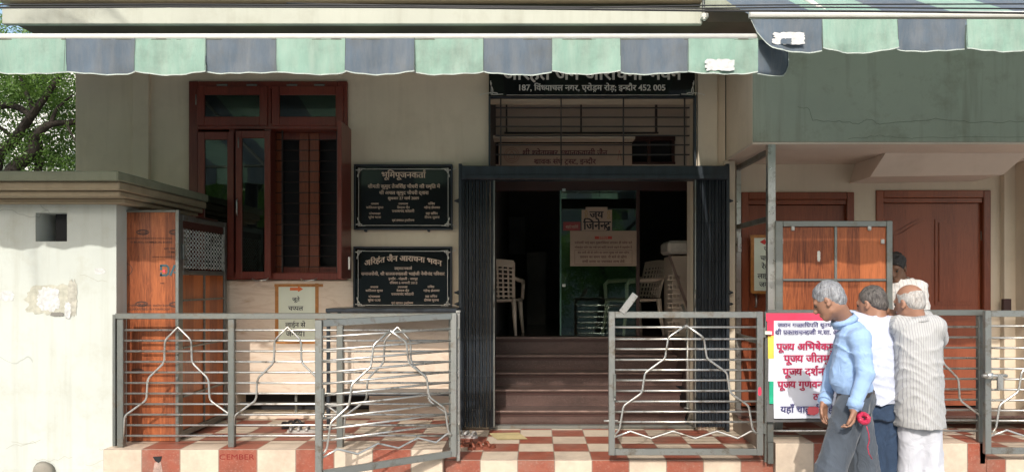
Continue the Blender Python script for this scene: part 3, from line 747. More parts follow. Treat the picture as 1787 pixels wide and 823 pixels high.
# ------------------------------------------------------------------ transom grille over the shutters
gr = thing('transom_grille', (.35, DW, 2.6), 'dark iron grille of thin bars above the entrance shutters, under the name board', 'grille')
for py in (188.5, 205, 221, 237, 253, 270): MB().box(X(864, 7.19), X(1203, 7.19), 7.18, 7.195, Z(py + 1, 7.19), Z(py - 1, 7.19)).build('grille_bar', M['grille'], gr)
for px in (874, 979, 1087.5, 1194): MB().box(X(px - 1.2, 7.19), X(px + 1.2, 7.19), 7.165, 7.179, Z(289, 7.19), Z(172, 7.19)).build('grille_bar', M['grille'], gr)
MB().box(X(853, 7.19), X(856, 7.19), 7.15, 7.21, Z(290, 7.19), Z(168, 7.19)).box(X(1210, 7.19), X(1213.5, 7.19), 7.15, 7.21, Z(290, 7.19), Z(168, 7.19)).box(X(856.2, 7.19), X(1209.8, 7.19), 7.15, 7.21, Z(172, 7.19), Z(168.5, 7.19)).build('frame', M['black_iron'], gr)

# ------------------------------------------------------------------ collapsible shutters
def shutter(pa, pb, label, knob):
    t = thing('collapsible_shutter', (X((pa + pb) / 2, 7.1), 7.1, 0), label, 'shutter', 'folded shutters beside the entrance')
    n = 9; D = 7.08
    for k in range(n):
        a = pa + (pb - pa) * k / n; c = a + (pb - pa) / n * .72
        m = MB(); xa, xb = X(a, D), X(c, D); y = D + (.012 if k % 2 else 0)
        m.box(xa, xa + .008, y, y + .07, .04, 2.52, .002).box(xb - .008, xb, y, y + .07, .04, 2.52, .002).box(xa + .008, xb - .008, y + .02, y + .028, .04, 2.52)
        m.build('channel', M['black_iron'], t)
    for py in (388, 455, 522, 590, 655, 715):
        m = MB()
        for k in range(n):
            a = pa + (pb - pa) * k / n; z = Z(py, D)
            zz_ = (zz_ if k else []) + [(X(a, D), D - .006, z - .012), (X(a + (pb - pa) / n * .5, D), D - .006, z + .012)]
        m.tube(zz_, .0035, 5)
        m.build('scissor_strip', M['black_iron'], t)
    MB().box(X(pa, D) - .03 if knob < 0 else X(pb, D), X(pa, D) if knob < 0 else X(pb, D) + .03, D - .02, D + .1, 0.0, 2.58, .003).build('side_frame', M['black_iron'], t)
    MB().box(X(pb - 1, D) if knob < 0 else X(pa - 1, D), X(pb + 1.5, D) if knob < 0 else X(pa + 1.5, D), D - .012, D + .06, .04, 2.5, .002).build('lead_bar', M['steel_old'], t)
    e = X(pa, D) - .03 if knob < 0 else X(pb, D) + .03
    for py in (350, 510, 530):
        MB().tube([(e, D + .02, Z(py, D)), (e + .045 * knob, D + .02, Z(py, D))], .02, 6, rs=[.025, .006]).build('bolt', M['black_iron'], t)
    m = MB(); m.tube([at((pb if knob < 0 else pa) - 3 * knob * 0, 505, 7.06), at(pb if knob < 0 else pa, 535, 7.06)], .012, 6); m.build('latch', M['steel_old'], t)
    return t
shutter(806, 862, 'folded blue-black shutter left of the entrance steps', -1); shutter(1213, 1267, 'folded blue-black shutter right of the entrance steps', 1)
t = thing('shutter_track', (.35, 7.05, 2.5), 'long black track box spanning above both folded shutters', 'track')
MB().box(X(805, 7.04), X(1270, 7.04), 7.04, 7.19, Z(313, 7.04), Z(289, 7.04), .006).build('track_box', M['black_iron'], t)
MB().box(X(811, 7.04), X(1262, 7.04), 7.025, 7.039, Z(312, 7.04), Z(305, 7.04), .003).build('track_lip', M['black_iron'], t)

# ------------------------------------------------------------------ handrail post by the steps
t = thing('handrail_post', (X(1200, 7.45), 7.45, .16), 'thin steel handrail post standing on the lowest step behind the closed gate leaf', 'post')
MB().tube([(X(1200, 7.45), 7.45, .162), (X(1200, 7.45), 7.45, 1.07)], .017, 10).build('post', M['steel'], t)
MB().tube([(X(1200, 7.45), 7.45, 1.07), (X(1200, 7.45), 7.72, 1.20)], .015, 10).build('rail', M['steel'], t)
MB().tube([(X(1200, 7.45), 7.45, .161), (X(1200, 7.45), 7.45, .172)], .04, 12, smooth=False).build('base_plate', M['steel'], t)

# ------------------------------------------------------------------ boundary pillar with slot and ledge
PD = 5.97
bw = thing('boundary_wall', (-5, PD, ROADZ), 'whitewashed stub wall with square slot and stained ledge at the left edge', 'wall')
hole = (X(62, PD), X(117, PD), Z(421, PD), Z(371, PD))
PX1 = X(203, PD); MB().box(hole[0] + .085, hole[1] + .05, PD + .12, PD + .335, hole[2] - .05, hole[3] + .05).build('slot_inside', M['black'], bw)  # black block stands in for the shade inside the slot
pw = wall_holes('wall', M['pillar'], -9, PX1, ROADZ, Z(357, PD), PD, PD + .34, [hole], bw)
MB().box(-9, PX1 - .005, PD + .342, 6.9, ROADZ, Z(358, PD)).build('wall_body', M['pillar'], bw)
MB().box(hole[0] - .1, hole[1] + .1, PD + .341, PD + .3415, hole[2] - .1, hole[3] + .1).build('slot_back', M['black'], bw)
xe = X(205, 5.6)
MB().box(-9, xe, 5.6, DW - .002, Z(314, 5.6), Z(298, 5.6), .008).build('ledge', M['ledge_green'], bw)
MB().box(-9, xe - .02, 5.66, DW - .002, Z(331, 5.66), Z(314, 5.6) - .001, .008).build('ledge', M['ledge'], bw)
MB().box(-9, xe - .045, 5.71, DW - .002, Z(342, 5.71), Z(331, 5.66) - .001, .008).build('ledge', M['ledge'], bw)
MB().box(-9, xe - .09, 5.86, DW - .002, Z(357, PD) + .001, Z(342, 5.71) - .001, .006).build('ledge', M['ledge'], bw)
# peeling paper, hairline marks
def blob(name, cx, cy, rx, ry, mat, parent, seed, y, holes=0, lab=None):
    r = random.Random(seed); n = 44; pts = []; sq = name.startswith('torn')
    for k in range(n):
        a = 2 * math.pi * k / n; s_ = r.uniform(.80, 1.02) if not sq else r.choice((1, 1, 1, .97, .93, .8)); e = 3.5 if not sq else 12
        c_, d_ = math.cos(a), math.sin(a); q = (abs(c_) ** e + abs(d_) ** e) ** (-1 / e)
        pts.append((X(cx + rx * c_ * q * s_, y), Z(cy + ry * d_ * q * s_, y)))
    return MB().prism(pts, y, y + .0015).build(name, mat, parent, lab)
pm = simple('torn_paper', (.40, .385, .33), .8, var=.3, scale=25); pm2 = simple('torn_paper_white', (.53, .53, .52), .8, var=.25, scale=30); pm3 = simple('old_glue', (.43, .42, .35), .9, var=.2, scale=22)
y = PD - .002
sc_ = thing('torn_poster', (X(85, y), y, Z(525, y)), 'peeled remains of a poster on the whitewashed stub wall, larger patch', 'poster')
blob('paper', 88, 522, 47, 29, pm3, sc_, 1, y)
blob('paper', 84, 522, 21, 22, pm2, sc_, 5, y - .0018); blob('paper', 126, 520, 9, 34, pm, sc_, 8, y - .0018); blob('paper', 118, 541, 6, 16, pm2, sc_, 12, y - .0036)
blob('paper', 100, 548, 13, 4, simple('dark_scrap', (.2, .19, .17), .8), sc_, 9, y - .0036)
sc_ = thing('sticker', (X(14, y), y, Z(515, y)), 'small round white sticker at the left edge of the whitewashed stub wall', 'sticker'); blob('paper', 12, 516, 13, 10, pm2, sc_, 21, y)
sc_ = thing('paper_scrap', (X(175, y), y, Z(475, y)), 'faint torn paper scrap high on the whitewashed stub wall near the plywood board', 'paper'); blob('paper', 174, 473, 10, 6, pm2, sc_, 23, y)
r = random.Random(4); mk = Letters(PD - .0012)
for (px, py, n, dx) in ((10, 640 + 143, 8, 7), (60, 800, 10, 6), (20, 770, 6, 8), (150, 810, 8, 5), (185, 790, 4, -3), (140, 480, 6, 8)):
    P = [(px, py)]
    for k in range(n): P.append((P[-1][0] + dx + r.uniform(-2, 2), P[-1][1] + r.uniform(-5, 5)))
    mk.stroke(P, .38)
mk.build(simple('hairline', (.30, .27, .2), .9), bw, 'crack')
MB().tube([(X(68, 5.9), PD - .001, Z(822, PD)), (X(68, 5.9), PD - .045, Z(824, PD)), (X(68, 5.9), PD - .05, Z(824, PD))], .09, 14, rs=[.092, .07, .001]).build('stone_knob', simple('grey_stone', (.26, .24, .2), .9, bump=.5), bw)
# bits left on the ledge
t = thing('crumpled_bag', (X(285, 6.3), 6.3, 2.2), 'small green crumpled bag on the ledge above the mesh door', 'bag')
def lump(name, c, r_, mat, parent, seed):
    bm_ = bmesh.new(); bmesh.ops.create_icosphere(bm_, subdivisions=3, radius=1)
    rr = random.Random(seed); ph = [rr.uniform(0, 6) for _ in range(6)]
    for v in bm_.verts:
        k = 1 + .18 * math.sin(5 * v.co.x + ph[0]) * math.sin(6 * v.co.y + ph[1]) + .12 * math.sin(11 * v.co.z + ph[2] + 4 * v.co.x)
        v.co = Vector((v.co.x * r_[0], v.co.y * r_[1], v.co.z * r_[2])) * k + Vector(c)
    m_ = MB(); m_.b.free(); m_.b = bm_; return m_.build(name, mat, parent)

# ------------------------------------------------------------------ Signs on the facade
def ornament_corners(L, a, c, b_, d, s=14):
    for sx, x in ((1, a), (-1, b_)):
        for sy, yy in ((1, c), (-1, d)):
            L.stroke([(x + sx * s * math.cos(t) * (.55 + .1 * t), yy + sy * (2 + 2.2 * math.sin(t * 1.3))) for t in [q * .35 for q in range(12)]], 1.5)
            L.stroke([(x + sx * (2 + 2.0 * math.sin(t * 1.4)), yy + sy * (s * t / 3.4)) for t in [q * .35 for q in range(12)]], 1.5)
            L.stroke([(x + sx * 1, yy + sy * 1), (x + sx * s, yy + sy * 1.6)], 1.2); L.stroke([(x + sx * 1, yy + sy * 1), (x + sx * 1.6, yy + sy * s)], 1.2)
def plaque(label, a, c, b_, d, lines, arcline=None, tilt=0):
    D = 7.165
    t = thing('granite_plaque', (X((a + b_) / 2, D), D, Z((c + d) / 2, D)), label, 'plaque', 'engraved plaques beside the window')
    MB().box(X(a, D), X(b_, D), D, DW - .001, Z(d, D), Z(c, D), .004).build('plate', M['granite'], t)
    m = MB(); fr = .022
    m.box(X(a, D), X(b_, D), D - .018, D - .0005, Z(c + 3, D), Z(c, D), .003).box(X(a, D), X(b_, D), D - .018, D - .0005, Z(d, D), Z(d - 3, D), .003)
    m.box(X(a, D), X(a + 3, D), D - .0175, D - .0005, Z(d - 3, D), Z(c + 3, D), .003).box(X(b_ - 3, D), X(b_, D), D - .0175, D - .0005, Z(d - 3, D), Z(c + 3, D), .003)
    m.build('frame', M['black_iron'], t)
    L = Letters(D - .0016)
    i = 8
    L.stroke([(a + i + 8, c + i), (b_ - i - 8, c + i)], .8).stroke([(a + i + 8, d - i), (b_ - i - 8, d - i)], .8).stroke([(a + i, c + i + 8), (a + i, d - i - 8)], .8).stroke([(b_ - i, c + i + 8), (b_ - i, d - i - 8)], .8)
    ornament_corners(L, a + i - 2, c + i - 2, b_ - i + 2, d - i + 2)
    L.build(M['silver'], t, 'border')
    L = Letters(D - .0018)
    for q in lines: L.line(*q[:4], off=q[4] if len(q) > 4 else .02, arc=q[5] if len(q) > 5 else 0, tall=q[6] if len(q) > 6 else 1, maxem=None)
    L.build(M['gold'], t)
    for px in (a + 20, b_ - 42): MB().tube([(X(px, D), D - .02, Z(d + 1.5, D)), (X(px, D), DW, Z(d + 1.5, D))], .012, 8).build('peg', M['black_iron'], t)
cols = [("अध्यक्ष", 647, 661, 0), ("कांतिलाल मूणत", 639, 669, 1), ("कोषाध्यक्ष", 644, 664, 2.6), ("सुरेश पटवा", 643, 665, 3.6),
        ("उपाध्यक्ष", 695, 712, 0), ("देवराज जैन", 693, 715, 1), ("प्रकाशचंद कोठारी", 684, 723, 2), ("सचिव", 747, 759, 0), ("महेन्द्र झेलावत", 740, 768, 1), ("सह सचिव", 743, 764, 2.6), ("दीपक सुराना", 741, 767, 3.6)]
plaque('upper black granite plaque with gold lettering between window and entrance', 618, 287, 790, 401,
       [("भूमिपूजनकर्ता", 666, 743, 310, .028), ("श्रीमती कुमुद तेजसिंह चौधरी की स्मृति में", 642, 768, 328), ("श्री अचल कुमुद चौधरी द्वारा", 662, 748, 339), ("शुक्रवार 27 मार्च 2009", 677, 731, 348)] + [(s, a, b_, 357 + k * 6.6) for s, a, b_, k in cols] + [("एवं समस्त ट्रस्टीगण", 684, 723, 386)])
plaque('lower black granite plaque headed by an arched line of gold lettering', 617, 430, 789, 540,
       [("अरिहंत जैन आराधना भवन", 636, 771, 455, .028, 9), ("उद्घाटनकर्ता", 688, 719, 470), ("समाजसेवी, श्री सज्जनमलजी भाईजी नेमीचंद परिवार", 630, 776, 480), ("इन्दौर - मोहाली - जयपुर", 678, 729, 488), ("रविवार 6 जनवरी 2013", 680, 728, 495)] + [(s, a - 1, b_ - 1, 502 + k * 6.4) for s, a, b_, k in cols] + [("एवं समस्त ट्रस्टीगण", 683, 721, 530)])
D = 7.13
t = thing('name_board', (.3, D, Z(150, D)), 'wide black name board with silver lettering under the awning edge', 'sign')
MB().box(X(853, D), X(1213, D), D, 7.149, Z(168, D), Z(92, D), .004).build('board', M['granite'], t)
L = Letters(D - .0016)
L.line("अरिहंत जैन आराधना भवन", 878, 1190, 139, .02, 0, 1.0); L.line("187, विंध्याचल नगर, एरोड्रम रोड़; इन्दौर 452 005", 906, 1161, 158, .02)
L.stroke([(884, 166), (1186, 166)], .7); ornament_corners(L, 856, 95, 1211, 166, 22); L.build(M['silver'], t)
D = 8.35
t = thing('trust_signboard', (0, D, Z(268, D)), 'cream trust signboard with round emblem seen through the transom grille', 'sign')
MB().box(X(870, D), X(1103, D), D, D + .025, Z(290, D), Z(250, D), .003).build('board', M['cream_sign'], t)
L = Letters(D - .0015); L.line("श्री श्वेताम्बर स्थानकवासी जैन", 912, 1060, 271, .02, 0, 1); L.line("श्रावक संघ ट्रस्ट, इन्दौर", 932, 1040, 286, .02)
L.build(M['redink'] if 0 else simple('maroon_ink', (.10, .02, .03), .7), t)
L = Letters(D - .0015)
for rr in (13, 10): L.stroke([(893 + rr * math.cos(a * math.pi / 12), 271 + rr * math.sin(a * math.pi / 12)) for a in range(25)], .7)
L.stroke([(888, 277), (888, 270), (893, 264), (898, 270), (898, 277), (888, 277)], .8); L.stroke([(1078, 280), (1081, 262), (1085, 280)], .8)
L.build(simple('emblem_ink', (.25, .08, .06), .7), t, 'emblem')
# signs on the glass door
D = YG - .012
t = thing('greeting_sign', (X(1041, D), D, Z(382, D)), 'small beige sign with two-line greeting stuck on the glass door', 'sign')
MB().box(X(1015, D), X(1068, D), D, YG - .002, Z(402, D), Z(366, D)).box(X(1022, D), X(1060, D), D, YG - .002, Z(366, D) + .0005, Z(361, D)).build('board', M['cream_sign'], t)
L = Letters(D - .001); L.line("जय", 1029, 1053, 380, .03); L.line("जिनेन्द्र", 1018, 1066, 400, .03, 0, 1.15); L.build(simple('dark_ink', (.02, .015, .02), .6), t)
L = Letters(D - .001)
for px in (1020.5, 1060): L.stroke([(px, 381), (px + 1.6, 376), (px, 370), (px + 3, 367), (px + 4.5, 372), (px + 3.2, 377), (px + 5, 381), (px, 381)], 1.1)
L.build(simple('lamp_print', (.35, .22, .05), .6), t, 'lamp_motif')
t = thing('red_sticker', (X(998, D), D, Z(394, D)), 'narrow dull red sticker on the glass door beside the greeting sign', 'sticker')
MB().box(X(983, D), X(1013, D), D, YG - .002, Z(402, D), Z(387, D)).build('sheet', simple('dull_red', (.28, .05, .05), .6), t)
L = Letters(D - .001); L.line("आइये पधारिये", 987, 1009, 398, .02, 0, 1.6); L.build(M['cream_sign'], t)
t = thing('notice_board', (X(1053, D), D, Z(433, D)), 'wide beige notice with red heading on the glass door under the greeting sign', 'notice')
D2 = D - .004
MB().box(X(995, D2), X(1111, D2), D2, YG - .002, Z(464, D2), Z(402.5, D2), .002).build('board', M['cream_sign'], t)
L = Letters(D2 - .001); L.stroke([(1038, 414.5), (1068, 414.5)], 5); L.build(simple('heading_red', (.45, .06, .04), .6), t, 'heading')
L = Letters(D2 - .0025); L.line("निवेदन", 1045, 1061, 416.5, .02); L.build(M['cream_sign'], t, 'heading_lettering')
L = Letters(D2 - .001); L.line("दर्शनार्थी भाई बहन मुखवस्त्रिका लगाकर ही प्रवेश करें", 1003, 1103, 425, .015); L.line("मोबाईल फोन बंद रखें एवं शांति बनाये रखने में सहयोग दें", 1003, 1103, 433, .015)
L.line("संत सती जी के दर्शन का समय सुबह एवं शाम रहेगा", 1008, 1098, 442, .015); L.line("प्रवचन का समय प्रातः नौ बजे से रहेगा", 1012, 1094, 450, .015); L.line("सभी समय पर पधारकर लाभ लेवें", 1016, 1090, 458, .015)
L.stroke([(1003, 436), (1103, 436), (1103, 461), (1003, 461), (1003, 436)], .5); L.build(simple('brown_ink', (.12, .04, .03), .6), t)
# paper notices with brown tape
def taped(label, a, c, b_, d, D, lines, arrow, side=1):
    t = thing('paper_notice', (X((a + b_) / 2, D), D, Z(d, D)), label, 'notice')
    MB().box(X(a + 4, D), X(b_ - 4, D), D, D + .002, Z(d - 3, D), Z(c + 5, D)).build('sheet', M['paper'], t)
    m = MB(); w_ = 6
    m.box(X(a, D), X(a + w_, D), D - .0012, D - .0004, Z(d, D), Z(c + 2, D)).box(X(b_ - w_, D), X(b_, D), D - .0012, D - .0004, Z(d, D), Z(c, D)).box(X(a - 1, D), X(b_ + 8, D), D - .0024, D - .0016, Z(c + 6, D), Z(c + 1, D)).box(X(a + 2, D), X(b_, D), D - .0024, D - .0016, Z(d + 2, D), Z(d - 3, D))
    m.build('tape', M['tape'], t)
    L = Letters(D - .001)
    for q in lines: L.line(*q, off=.02)
    L.build(M['ink'], t)
    L = Letters(D - .003); ax, ay, s_ = arrow; P = np.array([(-11, -1.6), (3, -1.6), (3, -4.5), (12, 1), (3, 6), (3, 3.4), (-11, 3.4)]) * [s_, 1]
    L._add(P[:, 0] + ax, P[:, 1] + ay, [list(range(7))]); L.build(simple('arrow_red' if s_ < 0 else 'arrow_orange', (.6, .03, .02) if s_ < 0 else (.65, .14, .03), .5), t, 'arrow')
taped('pale paper notice in brown tape on the marble below the window', 480, 494, 556, 597, DW - .024, [("जूते", 510, 523, 525), ("चप्पल", 503, 529, 541), ("रेक में", 505, 528, 556), ("लाईन से", 498, 533, 570), ("जमायें।", 499, 531, 586)], (517, 503, 1))
taped('pale paper notice with a red arrow on the door behind the steel cage posts', 1310, 409, 1366, 510, 7.3, [("जूते", 1333, 1348, 437), ("चप्पल", 1327, 1356, 454), ("रेक में", 1329, 1356, 469), ("लाईन से", 1322, 1358, 485), ("जमायें।", 1325, 1356, 500)], (1338, 421, -1))

# ================================================================== FENCES AND GATES
ORN = [(0, 575-5), (-23, 593), (-24, 632), (-53, 660), (-55, 697), (-93, 724), (-96, 765)]
def orn_pts(cx, y, sx=1.0, r=None, left=True, right=True, top=0, bot=0):
    P = []
    if left: P += [(cx + a * sx, b_) for a, b_ in ORN[::-1]]
    else: P += [(cx, ORN[0][1])]
    if right: P += [(cx - a * sx, b_) for a, b_ in ORN[1:]]
    P = [(X(a, y), y - .012, Z(b_, y)) for a, b_ in P]
    # rounded bends
    Q = [Vector(P[0])]
    for i in range(1, len(P) - 1):
        p, a, c = Vector(P[i]), Vector(P[i - 1]), Vector(P[i + 1])
        if i == len(P) // 2 and left and right: Q.append(p); continue
        Q += [p + (a - p).normalized() * .025, p + (a - p).normalized() * .008 + (c - p).normalized() * .008, p + (c - p).normalized() * .025]
    return Q + [Vector(P[-1])]
def fence_run(t, y, pa, pb, posts, bars, apexes, zbot, postw=11, top=(546, 556), half=None):
    m = MB(); m.box(X(pa, y), X(pb, y), y - .028, y + .028, Z(top[1], y), Z(top[0], y), .004); m.build('top_rail', M['steel_old'], t)
    for p in posts: MB().box(X(p - postw / 2, y), X(p + postw / 2, y), y - .024, y + .024, zbot, Z(top[1], y) - .001, .004).build('post', M['steel_old'], t)
    for b_ in bars: MB().tube([(X(pa + 2, y), y + .004, Z(b_, y)), (X(pb - 2, y), y + .004, Z(b_, y))], .0085, 8).build('bar', M['steel'], t)
    for (cx, sx, l, r_) in apexes: MB().tube(orn_pts(cx, y, sx, left=l, right=r_), .0085, 8).build('temple_ornament', M['steel'], t)
FB = [575.6 + 18.4 * k for k in range(11)]
t = thing('steel_fence', (X(500, 5.95), 5.95, .11), 'steel railing with temple-shaped bars in front of the window, beside the plywood board', 'fence')
fence_run(t, 5.93, 204, 796, [212, 405, 594, 789], FB, [(312, 1, True, True), (503, 1, True, True), (694, .98, True, True)], .11)
m = MB(); m.box(X(202, 5.95), X(207, 5.95), 5.90, 5.93, .12, Z(548, 5.95), .003); m.build('wall_strip', M['steel_old'], t)
t = thing('steel_fence', (X(1530, 5.93), 5.93, .15), 'steel railing behind the banner and the men, ending at the right-hand gate', 'fence')
fence_run(t, 5.93, 1337, 1716, [1343, 1530, 1711], [570 + 18.1 * k for k in range(11)], [(1437, .95, True, True), (1621, .95, True, True)], .15, top=(540, 550))
for px in (1343, 1711): MB().box(X(px - 5, 5.93), X(px + 5, 5.93), 5.90, 5.955, -.02, .149, .003).build('post_foot', M['steel_old'], t)

def gate(name, label, hinge, far, z0, z1, bars, zig, sag=0.0, latch=True, cx=.5, osx=1.0):
    """leaf standing between two plan points; hinge and far are (x, y)"""
    h, f_ = Vector((*hinge, 0)), Vector((*far, 0)); Lg = (f_ - h).length; d = (f_ - h).normalized(); nrm = Vector((d.y, -d.x, 0))
    if nrm.y > 0: nrm = -nrm
    P = lambda u, z, o=0.0: h + d * u + nrm * o + Vector((0, 0, z - sag * u))
    t = thing(name, (*hinge, z0), label, 'gate'); w_ = .05
    m = MB()
    m.obox(P(w_ / 2, z0), P(w_ / 2, z1), w_, .04, bev=.004).obox(P(Lg - w_ / 2, z0), P(Lg - w_ / 2, z1), w_, .04, bev=.004)
    m.obox(P(w_, z1 - w_ / 2 - .001), P(Lg - w_, z1 - w_ / 2 - .001), .038, w_, bev=.004).obox(P(w_, z0 + w_ / 2 + .001), P(Lg - w_, z0 + w_ / 2 + .001), .038, w_, bev=.004)
    m.build('frame', M['steel_gate'], t)
    H = z1 - z0
    for b_ in bars: MB().tube([P(w_, z0 + H * b_), P(Lg - w_, z0 + H * b_)], .0088, 8).build('bar', M['steel'], t)
    # ornament: pairs (u fraction from the centre, height fraction)
    O = [(0, .905), (.115, .82), (.135, .675), (.265, .575), (.285, .435), (.405, .345), (.43, .18), (.455, .15)]
    for sgn in (-1, 1):
        pts = [P(Lg * (cx + sgn * a * osx), z0 + H * b_, .014) for a, b_ in O]
        Q = [pts[0]]
        for i in range(1, len(pts) - 1):
            p, a, c = pts[i], pts[i - 1], pts[i + 1]; Q += [p + (a - p).normalized() * .02, p + (a - p).normalized() * .006 + (c - p).normalized() * .006, p + (c - p).normalized() * .02]
        Q.append(pts[-1]); MB().tube(Q, .0085, 8).build('temple_ornament', M['steel'], t)
    Zg = [(.04, .155), (.08, .168), (.165, .118), (.30, .168), (.44, .118), (.585, .168), (.725, .118), (.86, .168), (.965, .125)]
    MB().tube([P(Lg * a, z0 + H * b_, .012) for a, b_ in Zg], .0085, 8).build('zigzag_bar', M['steel'], t)
    m = MB()
    for zz in (.15, .82):
        m.obox(P(-.012, z0 + H * zz), P(-.012, z0 + H * zz + .08), .022, .022)
    m.build('hinge', M['steel_old'], t)
    if latch:
        q = P(Lg - .045, z0 + H * .5, .035); m = MB(); m.obox(q + Vector((0, 0, -.10)), q + Vector((0, 0, .08)), .02, .03, bev=.003)
        m.tube([q + Vector((0, 0, -.1)), q + Vector((0, 0, -.13)) + nrm * .03], .008, 6); m.build('latch', M['steel_old'], t)
    return t
GB = [(738 - y) / 702 for y in (113, 171, 220, 272, 322, 373, 424, 476, 526, 576)]
gate('gate_leaf', 'open steel gate leaf swung out towards the street, left of the tiled entrance', (-.635, 5.88), (-1.60, 5.33), Z(795, 5.88), Z(545, 5.88), GB, True, sag=.028)
g = gate('gate_leaf', 'closed steel gate leaf with temple-shaped bars in front of the entrance steps', (X(1331, 5.85), 5.85), (X(1062, 5.85), 5.85), Z(793, 5.85), Z(543, 5.85), GB, True)
MB().obox(at(1085, 545, 5.83), at(1109, 513, 5.80), .055, .012, up=Vector((1, 0, .6)), bev=.003).build('raised_latch_bar', M['steel'], g)
MB().tube([at(1054, 733.5, 5.84), at(1078, 733.5, 5.84)], .008, 8).build('slide_bolt', M['steel'], g)
g = gate('gate_leaf', 'steel gate leaf at the right edge, fastened with a hasp beside the striped-shirt man', (X(1988, 5.83), 5.83), (X(1717, 5.83), 5.83), Z(791, 5.83), Z(541, 5.83), GB, True, latch=False)
m = MB(); m.tube([at(1714, 655, 5.78), at(1757, 655, 5.78)], .014, 8).box(X(1741, 5.77), X(1751, 5.77), 5.765, 5.785, Z(680, 5.77), Z(652, 5.77), .003).tube([at(1726, 650, 5.78), at(1726, 660, 5.78)], .03, 10); m.build('hasp', M['steel'], g)
t = thing('gate_post', (X(800, 5.9), 5.93, 0), 'steel hinge post of the open gate leaf', 'post'); MB().box(X(797, 5.93), X(803, 5.93), 5.905, 5.95, 0, Z(545, 5.93), .004).build('post', M['steel'], t)
MB().box(X(796, 5.93), X(804, 5.93), 5.9, 5.955, Z(545, 5.93) + .0005, Z(541, 5.93), .003).build('cap', M['steel'], t)
t = thing('gate_post', (X(1334, 5.9), 5.9, 0), 'steel hinge post of the closed gate leaf, at the left edge of the banner', 'post'); MB().box(X(1332.5, 5.9), X(1336, 5.9), 5.87, 5.9, 0.0, Z(543, 5.9), .003).build('post', M['steel_old'], t)

# ================================================================== PLYWOOD BOARD WITH MESH DOOR (left)
y0, y1 = 6.12, 7.10
xa, xb = X(216, y0), X(312, y0); zt = Z(366, y0)
t = thing('shoe_stand_enclosure', ((xa + xb) / 2, y0, .11), 'tall orange plywood board with a mesh-topped side door beside the stub wall', 'partition')
m = MB(); m.box(xa, xa + .02, y0 - .004, y0 + .03, .11, zt, .003).box(xb - .028, xb, y0 - .004, y0 + .03, .11, zt, .003).box(xa + .02, xb - .028, y0 - .003, y0 + .03, zt - .02, zt - .0005, .003)
m.build('frame', M['steel_old'], t)
MB().box(xa + .021, xb - .029, y0 + .003, y0 + .018, .115, zt - .021).build('board', M['ply'], t)
ink = simple('board_print', (.05, .025, .02), .6)
Dp = y0 + .0015; L = Letters(Dp)
for (cx, cy) in ((249, 405), (247, 530), (306, 405), (306, 531), (240, 647)):
    for s_ in (1, .8): L.stroke([(min(cx + 11 * s_ * math.cos(a * .35), 309), cy + 4.3 * s_ * math.sin(a * .35)) for a in range(19)], 1.1)
    L.line("CLUB", cx - 6 if cx < 300 else 299, cx + 7 if cx < 300 else 308, cy + 2, .02)
L.line("GUARANTEED WATERPROOF PLYWOOD BOARD", 222, 300, 417, 0.01); L.line("ISI MARKED COMMERCIAL BOARD", 228, 300, 424, .01); L.line("SIZE 1220", 286, 305, 435, .01); L.line("18 MM", 293, 305, 441, .01); L.line("BOILING WATER RESISTANT", 266, 305, 449, .01)
L.line("Grade   Premium quality board", 222, 298, 534, .005); L.line("BWR", 280, 287, 495, .02); L.line("GUARANTEED WATERPROOF", 224, 296, 541, .005)
L.stroke([(217.6 + 13 * math.sin(a * .24), 470 - 11 * math.cos(a * .24)) for a in range(14)], 1.0)
L.build(ink, t, 'printed_marks')
L = Letters(Dp - .0006); L.stroke([(279, 463), (291, 463), (294, 467), (294, 476), (291, 480), (279, 480)], 3.4).stroke([(281, 463), (281, 471)], 3.6).stroke([(281, 475), (281, 481)], 3.2).stroke([(297, 481), (305, 462)], 3.6).stroke([(303, 475), (308, 475)], 3).stroke([(308, 462), (308, 481)], 2.5)
L.build(simple('teal_print', (.02, .07, .09), .5), t, 'printed_letters')
L = Letters(Dp - .0006); L._add(np.array([284., 289, 287, 284]), np.array([474., 475, 470, 471]), [[0, 1, 2, 3]]); L.build(M['b_red'], t, 'printed_dot')
# side door, in the plane x = const
xs = xb - .012
sd = MB()
zt2 = zt - .03
def sbar(a, c, z0, z1, th=.03, mat=None): sd.box(xs - th, xs, a, c, z0, z1, .003)
zm0, zm1 = Z(470, 6.6), Z(400, 6.35)
sbar(y0 + .05, y0 + .10, .13, zt2); sbar(y1 - .05, y1, .13, zt2); sbar(y0 + .101, y1 - .051, zt2 - .05, zt2 - .001); sbar(y0 + .101, y1 - .051, zm0 - .05, zm0 - .01); sbar(y0 + .101, y1 - .051, .131, .18)
door = sd.build('side_door', M['steel_old'], t)
MB().box(xs - .02, xs - .01, y0 + .11, y1 - .06, zm1 + .002, zt2 - .051).build('top_board', M['darkwood'], door)
m = MB()
ya, yb = y0 + .12, y1 - .08; n = 13
for k in range(n + 1):
    pts1 = []; 
    y = ya + (yb - ya) * k / n; hw = (yb - ya) / n / 2
    nz = 9; dz = (zm1 - zm0) / nz
    for q in range(nz * 2 + 1):
        off = hw if q % 2 else 0
        for sg in ((1,) if 0 < 1 else ()): pts1.append((xs - .012, y + (off if q % 2 else 0), zm0 + dz * q / 2))
    m.tube(pts1, .0042, 5)
    m.tube([(xs - .010, 2 * y - p[1], p[2]) for p in pts1], .0042, 5)
m.build('expanded_mesh', M['steel'], door)
MB().box(xs - .022, xs - .002, ya - .018, ya - .004, zm0 - .008, zm1).box(xs - .022, xs - .002, yb + .024, yb + .038, zm0 - .008, zm1).build('mesh_frame', M['steel'], door)
MB().box(xs - .025, xs - .014, y0 + .105, y1 - .055, .185, zm0 - .052).build('lower_panel', M['ply_side'], door)
m = MB(); ym = (ya + yb) / 2
